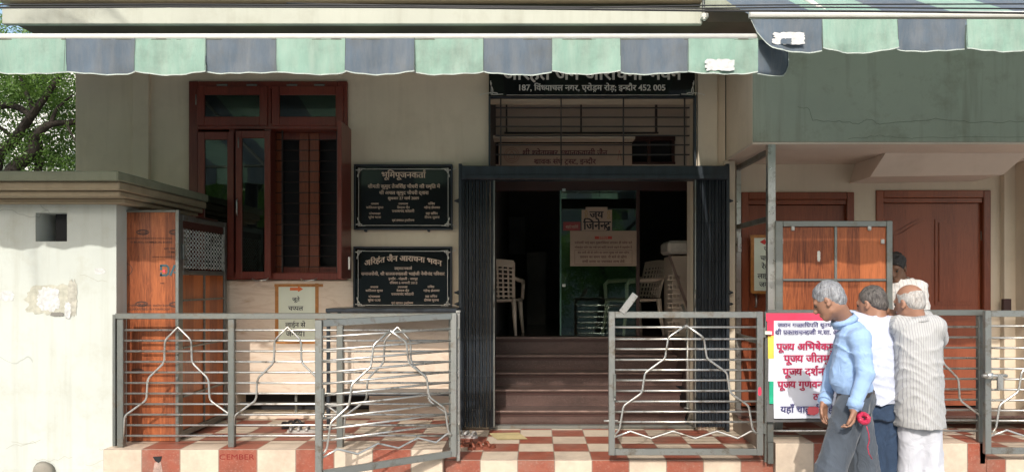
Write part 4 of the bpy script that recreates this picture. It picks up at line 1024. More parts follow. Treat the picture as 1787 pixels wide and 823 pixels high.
m.box(xs - .012, xs + .002, ym - .008, ym + .008, .185, zm0 - .052)
for z in (Z(522, 6.6), Z(600, 6.6), Z(680, 6.6)): m.box(xs - .0115, xs + .0015, y0 + .105, y1 - .055, z - .008, z + .008)
m.build('cross_bars', M['steel_old'], door)
MB().box(xs + .001, xs + .018, y0 + .075, y0 + .09, Z(452, 6.15), Z(425, 6.15), .003).build('latch', M['steel_old'], door)
lump('crumpled_plastic', (X(285, 6.5), 6.5, zt + .012), (.035, .03, .03), simple('green_plastic', (.03, .22, .14), .3), bpy.data.objects['crumpled_bag'], 2)
MB().box(X(283, 6.5), X(287, 6.5), 6.49, 6.51, zt + .02, zt + .06).build('bag_knot', simple('green_plastic2', (.04, .25, .17), .3), bpy.data.objects['crumpled_bag'])
MB().box(X(216, 6.5) + .02, xs, 6.45, 6.9, zt - .04, zt - .02).build('shelf', M['darkwood'], t)

# ================================================================== STEEL CAGE WITH ORANGE BOARD (right)
Dc = 6.30
t = thing('framed_board', (X(1456, Dc), Dc, .15), 'steel-framed orange laminate board behind the grey-haired man, lower half behind the railing', 'partition')
xa, xb = X(1354, Dc), X(1558, Dc); zt = Z(385, Dc); fw = .05
m = MB(); m.box(xa, xa + .062, Dc, Dc + .05, .15, zt, .004).box(xb - fw, xb, Dc, Dc + .05, .15, zt, .004).box(xa + .063, xb - fw - .001, Dc + .001, Dc + .05, zt - fw, zt - .001, .004).box(xa + .063, xb - fw - .001, Dc + .001, Dc + .05, .25, .30, .004)
m.build('frame', M['steel_old'], t)
MB().box(xa + .064, xb - fw - .002, Dc + .02, Dc + .035, .301, zt - fw - .001).build('board', M['ply'], t)
xm = X(1459, Dc)
m = MB(); m.box(xm - .011, xm + .011, Dc + .002, Dc + .019, .301, zt - fw - .001, .002)
for py in (488, 600, 690): m.box(xa + .064, xb - fw - .002, Dc + .004, Dc + .0185, Z(py + 2, Dc), Z(py - 2, Dc), .002)
m.build('cross_bars', M['steel_old'], t)
for px, py in ((1384, 398), (1518, 398), (1364, 421), (1541, 421)): MB().box(X(px - 3, Dc), X(px + 3, Dc), Dc + .001, Dc + .019, Z(py + 4, Dc), Z(py - 4, Dc), .002).build('clip', M['steel'], t)
blob('paint_scuff', 1429, 447, 3, 10, M['white_paint'], t, 31, Dc + .0185)
t = thing('cage_frame', (X(1345, 6.36), 6.36, .15), 'tall steel posts with two cross arms reaching up to the ceiling beside the orange board', 'frame')
yf, yr = 6.36, 7.33
MB().box(X(1338.5, yf), X(1352, yf), yf - .03, yf + .035, .15, OZ - .009, .004).build('front_post', M['steel'], t)
MB().box(X(1284, yr), X(1292.5, yr), yr - .02, yr + .025, .15, OZ - .02, .004).build('rear_post', M['steel'], t)
xf, xr = X(1345, yf), X(1288, yr)
for pz in (Z(263, yf), Z(381, yf), Z(600, yf)): MB().obox((xf, yf + .036, pz), (xr, yr - .021, pz), .04, .045, bev=.003).build('cross_arm', M['steel_old'], t)
for py in (425, 512): MB().tube([at(1283, py, yr), at(1272, py, yr)], .012, 8).build('wall_pin', M['steel_old'], t)
MB().box(X(1285, yr), X(1292, yr), yr - .045, yr - .021, Z(440, yr), Z(414, yr), .004).build('lock_box', M['steel'], t)

# ================================================================== BLACK STAND behind the left railing
t = thing('black_stand', (X(685, 6.9), 6.9, .11), 'low black iron stand with dark top behind the railing, below the lower plaque', 'table')
Ds = 6.7
MB().box(X(568, Ds), X(797, Ds), Ds, 7.12, Z(545, Ds), Z(538, Ds), .004).build('top', M['black_iron'], t)
for px in (569, 795):
    for yy in (Ds + .01, 7.08): MB().box(X(px, Ds), X(px, Ds) + (.03 if px < 600 else -.03), yy, yy + .03, .11, Z(545, Ds) - .001, .003).build('leg', M['black_iron'], t)
MB().box(X(569, Ds) + .04, X(795, Ds) - .04, 6.75, 7.08, Z(683, 7), Z(683, 7) + .02, .003).build('shelf', M['black_iron'], t)
MB().box(X(571, Ds) + .03, X(795, Ds) - .031, Ds + .012, Ds + .03, Z(552, Ds), Z(546, Ds), .002).build('apron', M['black_iron'], t)

# ================================================================== BANNER
Db = 5.86
t = thing('banner', (X(1440, Db), Db, .3), 'white printed banner with red, yellow and green edge tied on the railing', 'banner')
def sheet(pa, pb, pc, pd, dy, mat, name, nx=24, nz=20):
    V, Fc = [], []
    for j in range(nz + 1):
        for i in range(nx + 1):
            u, v = i / nx, j / nz; px, py = pa + (pb - pa) * u, pc + (pd - pc) * v
            V.append((X(px, Db), Db + dy + .004 * math.sin(px * .07 + py * .03) + .003 * math.sin(py * .06 - px * .02), Z(py, Db)))
    for j in range(nz):
        for i in range(nx): a = j * (nx + 1) + i; Fc.append((a, a + nx + 1, a + nx + 2, a + 1))
    return pymesh(name, V, Fc, mat, t, smooth=True)
sheet(1337, 1580, 545, 736, .012, M['b_grey'], 'backing')
for c_, (a, b_, c, d) in (('b_red', (1337, 1580, 546, 560)), ('b_red', (1339, 1352, 560.1, 585)), ('b_yellow', (1340, 1353, 585.1, 625)), ('b_green', (1343, 1356, 665, 704)), ('banner', (1341, 1356, 625.1, 664.9))):
    sheet(a, b_, c, d, 0.0, M[c_], 'coloured_edge', 12, 6)
sheet(1350, 1572, 559, 729, -.006, M['banner'], 'white_sheet')
L = Letters(Db - .0165)
L.line("ज्ञान गच्छाधिपति श्रुतधर पं.", 1357, 1466, 570, .016); L.line("श्री प्रकाशचन्दजी म.सा. आदि ठाणा", 1353, 1500, 583, .018)
L.line("यहाँ चातुर्मास हेतु विराजमान", 1362, 1530, 719, .02); L.V = [v + np.array([0, .004 * 0, 0]) for v in L.V]
L.build(simple('banner_ink', (.06, .055, .16), .6), t)
L = Letters(Db - .0165)
L.line("पूज्य अभिषेकमुनिजी", 1355, 1490, 610, .032); L.line("पूज्य जीतमुनिजी", 1368, 1483, 631, .032); L.line("पूज्य दर्शनमुनिजी", 1366, 1485, 654, .032); L.line("पूज्य गुणवन्तमुनिजी", 1357, 1488, 676, .032); L.line("ठाणा", 1419, 1450, 697, .03)
L.build(simple('banner_red_ink', (.40, .015, .07), .6), t, 'red_lettering')
blob('red_print', 1419, 716, 11, 8, simple('red_stain', (.75, .12, .14), .6), t, 44, Db - .0185)
MB().box(X(1333, Db), X(1345, Db), Db - .035, Db - .02, Z(583, Db), Z(577, Db), .003).build('tape_tie', M['paper'], t)
t = thing('red_mark', (X(1326, 5.84), 5.815, Z(682, 5.84)), 'small red paint smear on the hinge side of the closed gate leaf', 'mark'); blob('smear', 1326, 682, 3, 8, M['b_red'], t, 46, 5.826)

# graffito scratched on a red tile
L = Letters(5.848); L.line("CEMBER", 383, 444, 801, .0, 0, .8)
t = thing('scrawled_word', (X(413, 5.848), 5.848, Z(790, 5.848)), 'word CEMBER scrawled in dark red on a tile of the left platform', 'writing'); L.build(simple('chalk_red', (.20, .015, .012), .9), t)
# broken tile corner
t = thing('tile_hole', (X(276, 5.85), 5.848, Z(800, 5.85)), 'broken dark hole in a red riser tile below the plywood board', 'hole')
MB().prism([(X(a, 5.85), Z(c, 5.85)) for a, c in ((267, 796), (283, 795), (281, 803), (277, 807), (271, 803))], 5.846, 5.8495).build('hole', M['black'], t)
MB().prism([(X(a, 5.85), Z(c, 5.85)) for a, c in ((270, 806), (281, 805), (284, 822), (267, 823))], 5.847, 5.8495).build('white_stain', simple('lime_stain', (.36, .25, .21), .9, var=.4, scale=30), t)

# ================================================================== AWNINGS
def awning(label, D, zb, xl, xr, bounds, pyt, pyc, pym, cols, Dback, zback, tilt=0.0, flap=None, rodpx=(58, 70), drop_left=False):
    t = thing('striped_awning', ((xl + xr) / 2, D, zb), label, 'awning')
    zz = lambda x, py: Z(py, D) + tilt * (x - xr)
    m = MB(); r_ = (rodpx[1] - rodpx[0]) * D / F / 2; zc_ = (rodpx[0] + rodpx[1]) / 2
    m.tube([(xl, D, zz(xl, zc_) ), (xr, D, zz(xr, zc_))], r_, 12)
    m.build('front_bar', M['white_paint'], t)
    MB().box(xl, xr, D - r_ * .6, D + r_ * .9, zz(xr, zc_ + 5.6) - .002, zz(xr, zc_ + 5.6) + .006).build('bar_lip', M['gap_lip_dark'], t) if tilt == 0 else None
    # valance
    V, Fc, mi, V2, F2 = [], [], [], [], []
    rr = random.Random(int(D * 100))
    xs_all = []
    for k in range(len(bounds) - 1):
        a, b_ = bounds[k], bounds[k + 1]; N = 14; nz = 6; base = len(V)
        jt = rr.uniform(-1.5, 1.5)
        for i in range(N + 1):
            u = i / N; px = a + (b_ - a) * u; x = X(px, D)
            sag = math.sin(math.pi * u) ** .75
            bot = pyc + (pym + jt - pyc) * sag
            if drop_left and k == 0: bot = pyt + (pyc + 1 - pyt) * (min(1, u * 3.2) ** .55) if u < .32 else pyc + 1 + (pym - pyc) * math.sin(math.pi * (u - .3) / .9)
            for j in range(nz + 1):
                v = j / nz; py = pyt + (bot - pyt) * v
                yy = D - .012 + .016 * v * math.sin(px * .05 + 2.3 * k) + .008 * v * math.sin(px * .17 + 2 * k) + .004 * math.sin(9 * v + px * .05) * v
                V.append((x, yy, zz(x, py)))
            V2.append((x, yy - .002, zz(x, bot - .8))); V2.append((x, yy - .002, zz(x, bot + 1.2)))
        for i in range(N):
            for j in range(nz): q = base + i * (nz + 1) + j; Fc.append((q, q + 1, q + nz + 2, q + nz + 1)); mi.append(cols[k])
        b2 = len(V2) - 2 * (N + 1)
        for i in range(N): q = b2 + 2 * i; F2.append((q, q + 1, q + 3, q + 2))
    o = pymesh('valance', V, Fc, [M['cloth_green'], M['cloth_blue']], t, smooth=True, mi=mi)
    pymesh('valance_edge', V2, F2, M['piping'], t)
    sm2 = simple('seam', (.10, .12, .11), .9)
    for bx_ in bounds[1:-1]: MB().poly3([(X(bx_ - .5, D), D - .017, zz(0, pyt)), (X(bx_ + .5, D), D - .017, zz(0, pyt)), (X(bx_ + .5, D), D - .03, zz(0, pyc)), (X(bx_ - .5, D), D - .03, zz(0, pyc))]).build('seam', sm2, t)
    # canopy, striped in slope direction
    V, Fc, mi = [], [], []
    for k in range(len(bounds) - 1):
        xa_, xb_ = X(bounds[k], D), X(bounds[k + 1], D); base = len(V)
        for j in range(9):
            v = j / 8; yy = D + (Dback - D) * v; z_ = zb + (zback - zb) * v - .05 * math.sin(math.pi * v)
            V += [(xa_, yy, z_ + tilt * (xa_ - xr)), (xb_, yy, z_ + tilt * (xb_ - xr))]
        for j in range(8): q = base + 2 * j; Fc.append((q, q + 1, q + 3, q + 2)); mi.append(cols[k])
    o = pymesh('canopy', V, Fc, [M['cloth_green'], M['cloth_blue']], t, mi=mi)
    for fx in (.12, .88):
        x = max(xl, -4.2) + (xr - max(xl, -4.2)) * fx if xl < -4 else xl + (xr - xl) * fx
        MB().tube([(x, D + .03, zb - .03), (x, (D + Dback) / 2, (zb + zback) / 2 - .03), (x, Dback - .02, zback - .05)], .02, 8).build('folding_arm', M['white_paint'], t)
    MB().box(xl, xr, Dback, Dback + .06, zback - .06, zback + .04, .004).build('wall_rail', M['white_paint'], t)
    return t
bl = [-733, -611, -490, -368, -247, -125, -4, 117, 238, 361, 483, 604, 724, 844, 963, 1082, 1200, 1322]
cl_ = [1, 0, 1] ; cl_ = [(k + 1) % 2 for k in range(len(bl) - 1)]; cl_ = [0 if k % 2 == 0 else 1 for k in range(len(bl) - 1)]
DA = 4.58
aw = awning('long green and grey striped awning over the window and entrance', DA, Z(62, DA), X(-733, DA), X(1320, DA), bl, 68, 125.5, 131, cl_, 7.12, 3.545, tilt=-.0042 * -1 * 0 + .0, rodpx=(59, 70))
# end flap of the left awning turning the corner
V, Fc = [], []; N = 12
for i in range(N + 1):
    u = i / N; px = 1322 + 54 * u; bot = 124 + 9 * math.sin(math.pi * (.18 + u * .5)); bot = bot if u < .8 else bot - (u - .8) ** 2 * 420
    for j in range(7):
        v = j / 6; yy = DA + .02 + .2 * u + .01 * math.sin(5 * u + 4 * v); V.append((X(px, yy), yy, Z(70 + (bot - 70) * v, yy)))
for i in range(N):
    for j in range(6): q = i * 7 + j; Fc.append((q, q + 1, q + 8, q + 7))
o = pymesh('end_flap', V, Fc, M['cloth_blue'], aw, smooth=True); o.modifiers.new('s', 'SOLIDIFY').thickness = .003
MB().tube([V[i * 7 + 6] for i in range(N + 1)] + [V[N * 7 + j] for j in range(5, -1, -1)], .004, 5).build('flap_edge', M['piping'], aw)
blob('torn_sticker', 1256, 113.5, 26, 10.5, pm2, aw, 51, DA - .035)
DB = 4.57
br = [1310, 1433, 1564, 1684, 1800, 1920, 2040, 2160, 2280, 2400, 2520, 2640]
ar = awning('green and grey striped awning over the right wing, higher of the two', DB, Z(27, DB), X(1308, DB), X(2640, DB), br, 35, 85.5, 91, [1, 0] * 6, 6.30, Z(27, DB) + .56 * 1.9, rodpx=(20, 33), drop_left=True)
blob('torn_sticker', 1376, 67, 29, 11, pm2, ar, 57, DB - .032); blob('torn_hole', 1372, 72, 10, 5, M['cloth_blue'], ar, 58, DB - .034)

# cables along the front, bracket on the beam
cb = simple('cable', (.02, .02, .02), .6)
for i, (P, r_, lab) in enumerate((
    ([(-60, 9), (300, 8), (700, 10), (1225, 15), (1400, 13), (1850, 16)], .0045, 'uppermost black overhead cable running past both awnings'),
    ([(-60, 14), (300, 12), (700, 13), (1225, 19), (1500, 20), (1850, 24)], .006, 'middle black overhead cable running past both awnings'),
    ([(500, 6), (800, 12), (1000, 14), (1225, 10), (1500, 8), (1850, 7)], .004, 'black overhead cable crossing the other two near the beam'))):
    Q = []
    for k in range(len(P) - 1):
        for s_ in range(8):
            tt = s_ / 8; Q.append(at(P[k][0] + (P[k + 1][0] - P[k][0]) * tt, P[k][1] + (P[k + 1][1] - P[k][1]) * tt, 4.15))
    t = thing('overhead_cable', Q[0], lab, 'cable'); MB().tube(Q, r_, 6).build('cable', cb, t)
t = thing('wall_bracket', at(1228, 20, 5.98), 'small white bracket on a thin pole at the right end of the beam', 'bracket')
MB().box(X(1226, 5.97), X(1230, 5.97), 5.96, 5.99, Z(24, 5.97), Z(-30, 5.97), .003).build('pole', M['steel_old'], t)
MB().box(X(1224, 5.95), X(1236, 5.95), 5.93, 5.995, Z(32, 5.95), Z(24, 5.95), .006).tube([at(1229, 30, 5.95), at(1229, 35, 5.93)], .012, 8).build('insulator', M['white_paint'], t)

# ================================================================== CHAIRS, RACK, FOOTWEAR
def chair(label, loc, rz, grp='cream plastic chairs in the hall'):
    t = thing('plastic_chair', (0, 0, 0), label, 'chair', grp)
    W, Dd = .27, .24
    # seat
    V, Fc = [], []; n = 10
    for j in range(n + 1):
        for i in range(n + 1):
            u, v = i / n * 2 - 1, j / n * 2 - 1; V.append((u * (.25 - .02 * v), v * Dd, .43 - .02 * (1 - u * u) * (1 - v * v) - .025 * max(0, -v - .6)))
    for j in range(n):
        for i in range(n): q = j * (n + 1) + i; Fc.append((q, q + 1, q + n + 2, q + n + 1))
    o = pymesh('seat', V, Fc, M['plastic'], t, smooth=True); s_ = o.modifiers.new('s', 'SOLIDIFY'); s_.thickness = .03
    # backrest with a lattice of openings
    m = MB(); n = 9
    def bp(u, v): 
        z = .44 + .44 * v; wd = .235 + .015 * v; return Vector((u * wd, .22 + .11 * v + .03 * (1 - u * u) * 0 + .035 * (1 - u * u), z - .02 * u * u * v))
    for k in range(n): 
        u = -1 + 2 * k / (n - 1); wd_ = .034 if k in (0, n - 1) else .022
        m.obox(bp(u, 0), bp(u, .55), wd_, .012, up=Vector((0, 1, 0))); m.obox(bp(u, .55), bp(u, 1), wd_, .012, up=Vector((0, 1, 0)))
    for v in [.06, .18, .30, .42, .54, .66, .78]:
        for k in range(n - 1): m.obox(bp(-1 + 2 * k / (n - 1), v), bp(-1 + 2 * (k + 1) / (n - 1), v), .012, .018)
    for k in range(n - 1): m.obox(bp(-1 + 2 * k / (n - 1), .95), bp(-1 + 2 * (k + 1) / (n - 1), .95), .016, .085)
    m.build('backrest', M['plastic'], t)
    for sx in (-1, 1):
        m = MB(); m.tube([(sx * .25, .27, .68), (sx * .275, .15, .655), (sx * .285, -.05, .65), (sx * .28, -.19, .64), (sx * .275, -.235, .60), (sx * .265, -.23, .42)], .02, 8, rs=[.018, .024, .027, .027, .024, .022]); m.build('armrest', M['plastic'], t)
        for sy in (-1, 1):
            MB().tube([(sx * .235, sy * .22, .43), (sx * .25, sy * .245, .2), (sx * .268, sy * .275, .0)], .02, 8, rs=[.032, .024, .017]).build('leg', M['plastic'], t)
    t.location = loc; t.rotation_euler = (0, 0, rz); return t
chair('cream plastic chair left of the doorway, seen facing away into the hall', (X(868, 8.85), 8.95, .811), R(172))
chair('cream plastic armchair right of the glass door, turned sideways', (X(1108, 8.75), 8.95, .811), R(-68))
t = thing('storage_rack', (X(1185, 8.6), 8.75, .81), 'cream rack of stacked small crates leaning beside the right-hand chair in the doorway', 'rack')
rk = MB(); rx0, rx1 = X(1164, 8.35), X(1210, 8.35)
MB().box(rx0 + .06, rx1 + .02, 8.36, 8.9, .811, Z(446, 8.35), .01).build('cabinet', M['plastic'], t)
for k in range(7):
    z = .83 + k * .105
    m = MB(); m.box(rx0, rx0 + .14, 8.3, 8.355, z, z + .012).box(rx0, rx0 + .14, 8.3, 8.355, z + .05, z + .06)
    for q in range(4): m.box(rx0 + .01 + q * .04, rx0 + .018 + q * .04, 8.3, 8.355, z + .0125, z + .0495)
    m.build('basket', M['plastic'], t)
MB().box(rx0 + .0, rx1 + .1, 8.28, 8.8, Z(443, 8.35), Z(420, 8.35), .03).build('white_carton', simple('carton', (.55, .5, .44), .7), t)
MB().obox(at(1168, 446, 8.25), at(1203, 545, 8.22), .03, .03).build('wooden_strut', simple('strut_wood', (.12, .07, .05), .5), t)

def sandal(label, c, rz, mat, L_=.26, grp=None):
    t = thing('sandal', c, label, 'footwear', grp)
    V = []; n = 18; cs, sn = math.cos(rz), math.sin(rz); m = MB(); pts = []
    for k in range(n):
        a = 2 * math.pi * k / n; u = math.cos(a) * L_ / 2; w_ = math.sin(a) * (.045 + .008 * math.cos(a)); pts.append((c[0] + u * cs - w_ * sn, c[1] + u * sn + w_ * cs))
    A = [m.b.verts.new((x, y, c[2])) for x, y in pts]; B = [m.b.verts.new((x, y, c[2] + .025)) for x, y in pts]
    m.b.faces.new(A[::-1]); m.b.faces.new(B)
    for k in range(n): m.b.faces.new((A[k], A[(k + 1) % n], B[(k + 1) % n], B[k]))
    m.build('sole', mat, t)
    for f_ in (.05, -.02, -.09):
        P = []
        for k in range(9):
            a = math.pi * k / 8; w_ = math.cos(a) * .047; h_ = .022 + .032 * math.sin(a); u = f_; P.append((c[0] + u * cs - w_ * sn, c[1] + u * sn + w_ * cs, c[2] + h_))
        MB().tube(P, .013, 6).build('strap', mat, t)
    return t
brn = simple('brown_leather', (.20, .06, .035), .5); blk = simple('black_leather', (.02, .018, .018), .45); wh = simple('pale_rubber', (.42, .4, .38), .6)
sandal('brown sandal lying nearest the open gate hinge on the checker tiles', (X(815, 6.55), 6.45, .001), R(10), brn, grp=None)
sandal('brown sandal with dark strap beside the yellow paper', (X(843, 6.5), 6.35, .001), R(25), brn)
sandal('pale sandal at the back near the left shutter', (X(812, 6.85), 6.82, .001), R(160), wh)
sandal('dark shoe with thick straps behind the left railing', (X(502, 6.6), 6.75, .111), R(60), blk)
sandal('grey sandal lying just in front of the dark shoe behind the left railing', (X(530, 6.55), 6.5, .111), R(5), wh)
t = thing('yellow_paper', (X(885, 6.9), 6.9, .002), 'flat yellowish paper lying on the checker tiles before the steps', 'paper')
m = MB(); P = [(X(a, d_), d_) for a, d_ in ((852, 6.98), (905, 7.02), (921, 6.72), (868, 6.70))]; m.poly3([(x, y, .006) for x, y in P]); m.poly3([(x, y, .003) for x, y in P[::-1]]); m.build('sheet', simple('yellow_paper', (.52, .42, .22), .7), t)

# ================================================================== PEOPLE
def rot(yaw, pitch=0, roll=0):
    """yaw 0 = facing +y (away from the street); positive turns towards -x; pitch > 0 nods down"""
    return Matrix.Rotation(yaw, 3, 'Z') @ Matrix.Rotation(-pitch, 3, 'X') @ Matrix.Rotation(roll, 3, 'Y')
def head_parts(S, c, Rm, neck0, k=1.0):
    """local axes: x right, y forward, z up"""
    g = lambda x, y, z: np.array(c) + np.array(Rm @ Vector((x, y, z))) * k
    RR = np.array(Rm)
    S.ell(g(0, -.012, .03), (.075 * k, .096 * k, .092 * k), RR, .03)          # skull
    S.ell(g(0, .022, -.03), (.060 * k, .072 * k, .088 * k), RR, .03)           # face
    S.ell(g(0, .062, -.092), (.028 * k, .026 * k, .024 * k), RR, .025)         # chin
    S.cone(g(-.045, .01, -.07), g(-.015, .07, -.092), .020 * k, .018 * k, .02); S.cone(g(.045, .01, -.07), g(.015, .07, -.092), .020 * k, .018 * k, .02)
    S.cone(g(0, .090, .012), g(0, .112, -.028), .009 * k, .014 * k, .012)      # nose
    S.ell(g(0, .103, -.034), (.018 * k, .012 * k, .009 * k), RR, .008)
    S.cone(g(-.040, .076, .022), g(.040, .076, .022), .012 * k, .012 * k, .014)  # brow
    S.ell(g(-.031, .088, .004), (.015 * k, .010 * k, .010 * k), RR, .0, sub=True); S.ell(g(.031, .088, .004), (.015 * k, .010 * k, .010 * k), RR, .0, sub=True)
    S.ell(g(0, .092, -.060), (.023 * k, .012 * k, .0055 * k), RR, .006); S.ell(g(0, .091, -.070), (.020 * k, .012 * k, .0065 * k), RR, .006)
    for sx in (-1, 1):
        S.ell(g(sx * .079, -.004, -.008), (.008 * k, .019 * k, .031 * k), RR @ np.array(Matrix.Rotation(-sx * .35, 3, 'Z')), .006)
        S.ell(g(sx * .086, .002, -.006), (.006 * k, .010 * k, .018 * k), RR, 0, sub=True)
        S.ell(g(sx * .079, .002, -.033), (.007 * k, .009 * k, .010 * k), RR, .006)
    S.cone(g(0, -.028, -.055), neck0, .056 * k, .062 * k, .03)
    return g
def hand(S, wr, d, pn, curl=.5, k=1.0, side=1, spread=.1):
    """wrist, finger direction d, palm normal pn (palm faces pn), curl radians per joint"""
    wr, d, pn = Vector(wr), Vector(d).normalized(), Vector(pn).normalized(); pn = (pn - d * pn.dot(d)).normalized(); s = d.cross(pn) * side
    P = lambda a, b_, c: np.array(wr + d * a * k + s * b_ * k + pn * c * k)
    for b_ in (-.026, -.009, .009, .026): S.cone(P(.01, b_ * .7, 0), P(.082, b_, 0), .015 * k, .0115 * k, .012)
    S.cone(P(0, -.008, 0), P(.02, .008, 0), .022 * k, .020 * k, .015)
    for j, (b_, L_) in enumerate(((-.030, .062), (-.010, .080), (.011, .086), (.031, .076))):
        p = Vector(P(.084, b_, 0)); a = curl * (.7 + .12 * j); dirv = (d + s * spread * (b_ / .03)).normalized(); rr = .0085 * k
        for q, fr in enumerate((.44, .32, .24)):
            dv = dirv * math.cos(a) + pn * math.sin(a); n_ = p + dv * L_ * k * fr; S.cone(p, n_, rr, rr * .9, .003); p = n_; a += curl; rr *= .92
    p0 = Vector(P(.02, .028, .006)); p1 = p0 + (d * .030 + s * .022 + pn * .014) * k; p2 = p1 + (d * .030 + s * .006 + pn * .012) * k; p3 = p2 + (d * .022 - s * .004 + pn * .008) * k
    S.chain([p0, p1, p2, p3], [.015 * k, .012 * k, .0105 * k, .009 * k], .006)
def finger_box(pts, m=.2):
    a = np.array([list(p) for p in pts]); return a.min(0) - m, a.max(0) + m

def make_person(label, fwd, head, hrot, neck, sh, elb, wri, hands, torso, shirt_secs, hem_k, legs, mats, hair_fn, hair_mat, sleeve, sleeve_r, leg_r, fold=.010, shirt_name='shirt', collar=True, trouser='trousers', feet_dir=None, shirt_end=None, skin='skin', groundz=ROADZ, kurta=False):
    hips, knees, ankles = legs
    allp = [head, *sh, *elb, *wri, *hips, *knees, *ankles]; lo, hi = finger_box(allp, .17); hi[2] = head[2] + .16; lo[2] = groundz - .01
    cx_, cy_ = (ankles[0][0] + ankles[1][0]) / 2, (ankles[0][1] + ankles[1][1]) / 2
    t = thing('person', (cx_, cy_, groundz), label, 'person')
    S = SDF(lo, hi, .0068)
    S.loft([(x, y, z, a * .86, b_ * .86) for x, y, z, a, b_ in torso], fwd, .03)
    for i in (0, 1):
        S.chain([sh[i], elb[i]], [.046, .040], .03); S.chain([elb[i], wri[i]], [.041, .027], .02)
        S.chain([hips[i], knees[i]], [.080, .055], .04); S.chain([knees[i], ankles[i]], [.054, .036], .03)
        fd = Vector((*feet_dir[i], 0)).normalized(); a = Vector(ankles[i]); S.cone(a + Vector((0, 0, -.03)) - fd * .03, a + fd * .14 + Vector((0, 0, -.055)), .036, .026, .03)
    S.cone(sh[0], sh[1], .05, .05, .04)
    g = head_parts(S, head, hrot, neck)
    for wv, h_ in zip(wri, hands): hand(S, wv, *h_)
    body = S.build('body', M[skin], t)
    # eyes as small dark parts
    for sx in (-1, 1):
        p = g(sx * .031, .0835, .004); bm_ = bmesh.new(); bmesh.ops.create_uvsphere(bm_, u_segments=10, v_segments=8, radius=.0105)
        bmesh.ops.translate(bm_, verts=bm_.verts, vec=Vector(p)); q = MB(); q.b.free(); q.b = bm_; q.build('eye', M['shoe'], body)
    # hair
    H = SDF(np.array(head) - .17, np.array(head) + .17, .005); hair_fn(H, g, np.array(hrot)); H.build('hair', M[hair_mat], body)
    # shirt
    S = SDF(lo, hi, .0085)
    S.loft(shirt_secs, fwd, .03)
    for i in (0, 1):
        if sleeve[i] == 'long': S.chain([sh[i], elb[i]], [sleeve_r[0], sleeve_r[1]], .035); S.chain([elb[i], Vector(elb[i]).lerp(Vector(wri[i]), .93)], [sleeve_r[1], sleeve_r[2]], .02)
        else: S.chain([sh[i], Vector(sh[i]).lerp(Vector(elb[i]), sleeve[i])], [sleeve_r[0], sleeve_r[1]], .035)
    S.cone(sh[0], sh[1], sleeve_r[0] * .85, sleeve_r[0] * .85, .05)
    S.folds(fold, [(.5, .2, .8, .085, 1), (.8, .3, -.6, .07, .9), (-.9, .5, .5, .10, 1.1), (.4, .6, .9, .06, .7), (1, .2, .1, .09, .6)])
    shirt = S.build(shirt_name, M[mats[0]], t)
    if collar:
        nb = Vector(neck); hd = Vector(head); up = (hd - nb).normalized(); nb = nb + up * .008; fv = Vector((*fwd, 0)).normalized(); up = (up * .6 + Vector((0, 0, .6))).normalized()
        a1 = fv.cross(up).normalized(); a2 = up.cross(a1)
        V, Fc = [], []; N = 28
        for i in range(N):
            th = 2 * math.pi * i / N
            for (rad, h_) in ((.080, -.035), (.070, .022), (.073, .032), (.092, -.008)):
                c_ = nb + up * h_ + (a1 * math.cos(th) + a2 * math.sin(th)) * rad; V.append(tuple(c_))
        for i in range(N):
            for j in range(3): q = i * 4 + j; r2 = ((i + 1) % N) * 4 + j; Fc.append((q, q + 1, r2 + 1, r2))
        o = pymesh('collar', V, Fc, M[mats[0]], shirt, smooth=True); o.modifiers.new('s', 'SOLIDIFY').thickness = .003
    for i in (0, 1):
        if sleeve[i] == 'long':
            e, wv = Vector(elb[i]), Vector(wri[i]); p0, p1 = e.lerp(wv, .76), e.lerp(wv, 1.0)
            o = MB().tube([p0, p1], .04, 16, rs=[sleeve_r[2] + .007, sleeve_r[2] + .008]).build('cuff', M[mats[0]], shirt)
    # trousers
    lo2 = lo.copy(); S = SDF(lo2, (hi[0], hi[1], max(h[2] for h in hips) + .25), .0085)
    hz = torso[-1]; S.loft([(hz[0], hz[1], hz[2] + hem_k, hz[3] * 1.04, hz[4] * 1.05), (hz[0], hz[1], hz[2] - .05, hz[3] * 1.08, hz[4] * 1.15), ((hips[0][0] + hips[1][0]) / 2, (hips[0][1] + hips[1][1]) / 2, hips[0][2] - .02, hz[3] * 1.02, hz[4] * 1.1)], fwd, .03)
    for i in (0, 1):
        S.chain([hips[i], knees[i]], [leg_r[0], leg_r[1]], .03); S.chain([knees[i], Vector(ankles[i]) + Vector((0, 0, -.02))], [leg_r[1], leg_r[2]], .03)
    S.folds(fold * .9, [(.4, .2, .9, .10, .8), (.8, .2, -.7, .08, .9), (1, .4, .12, .11, 1.2)])
    S.build(trouser, M[mats[1]], t)
    for i in (0, 1):
        fd = Vector((*feet_dir[i], 0)).normalized(); a = Vector(ankles[i]); S = SDF(np.array(a) - .3, np.array(a) + .3, .008)
        S.cone(a + Vector((0, 0, -.035)) - fd * .04, a + fd * .16 + Vector((0, 0, -.05)), .048, .038, .03); S.A = np.maximum(S.A, (groundz + .001 - S.ax[2])[None, None, :]).astype(np.float32); S.build('shoe', M['shoe'], t)
    return t, shirt, body
def V3(px, py, D): return tuple(at(px, py, D))
def hair_noise(H, amp, fr=70):
    X_, Y_, Z_ = np.meshgrid(*H.ax, indexing='ij', sparse=True)
    H.A = (H.A + amp * (np.sin(fr * X_ + 6 * np.sin(17 * Z_)) * np.sin(fr * .9 * Y_ + 5 * np.sin(21 * X_)) + .7 * np.sin(fr * 1.1 * Z_ + 4 * np.sin(30 * Y_)))).astype(np.float32)
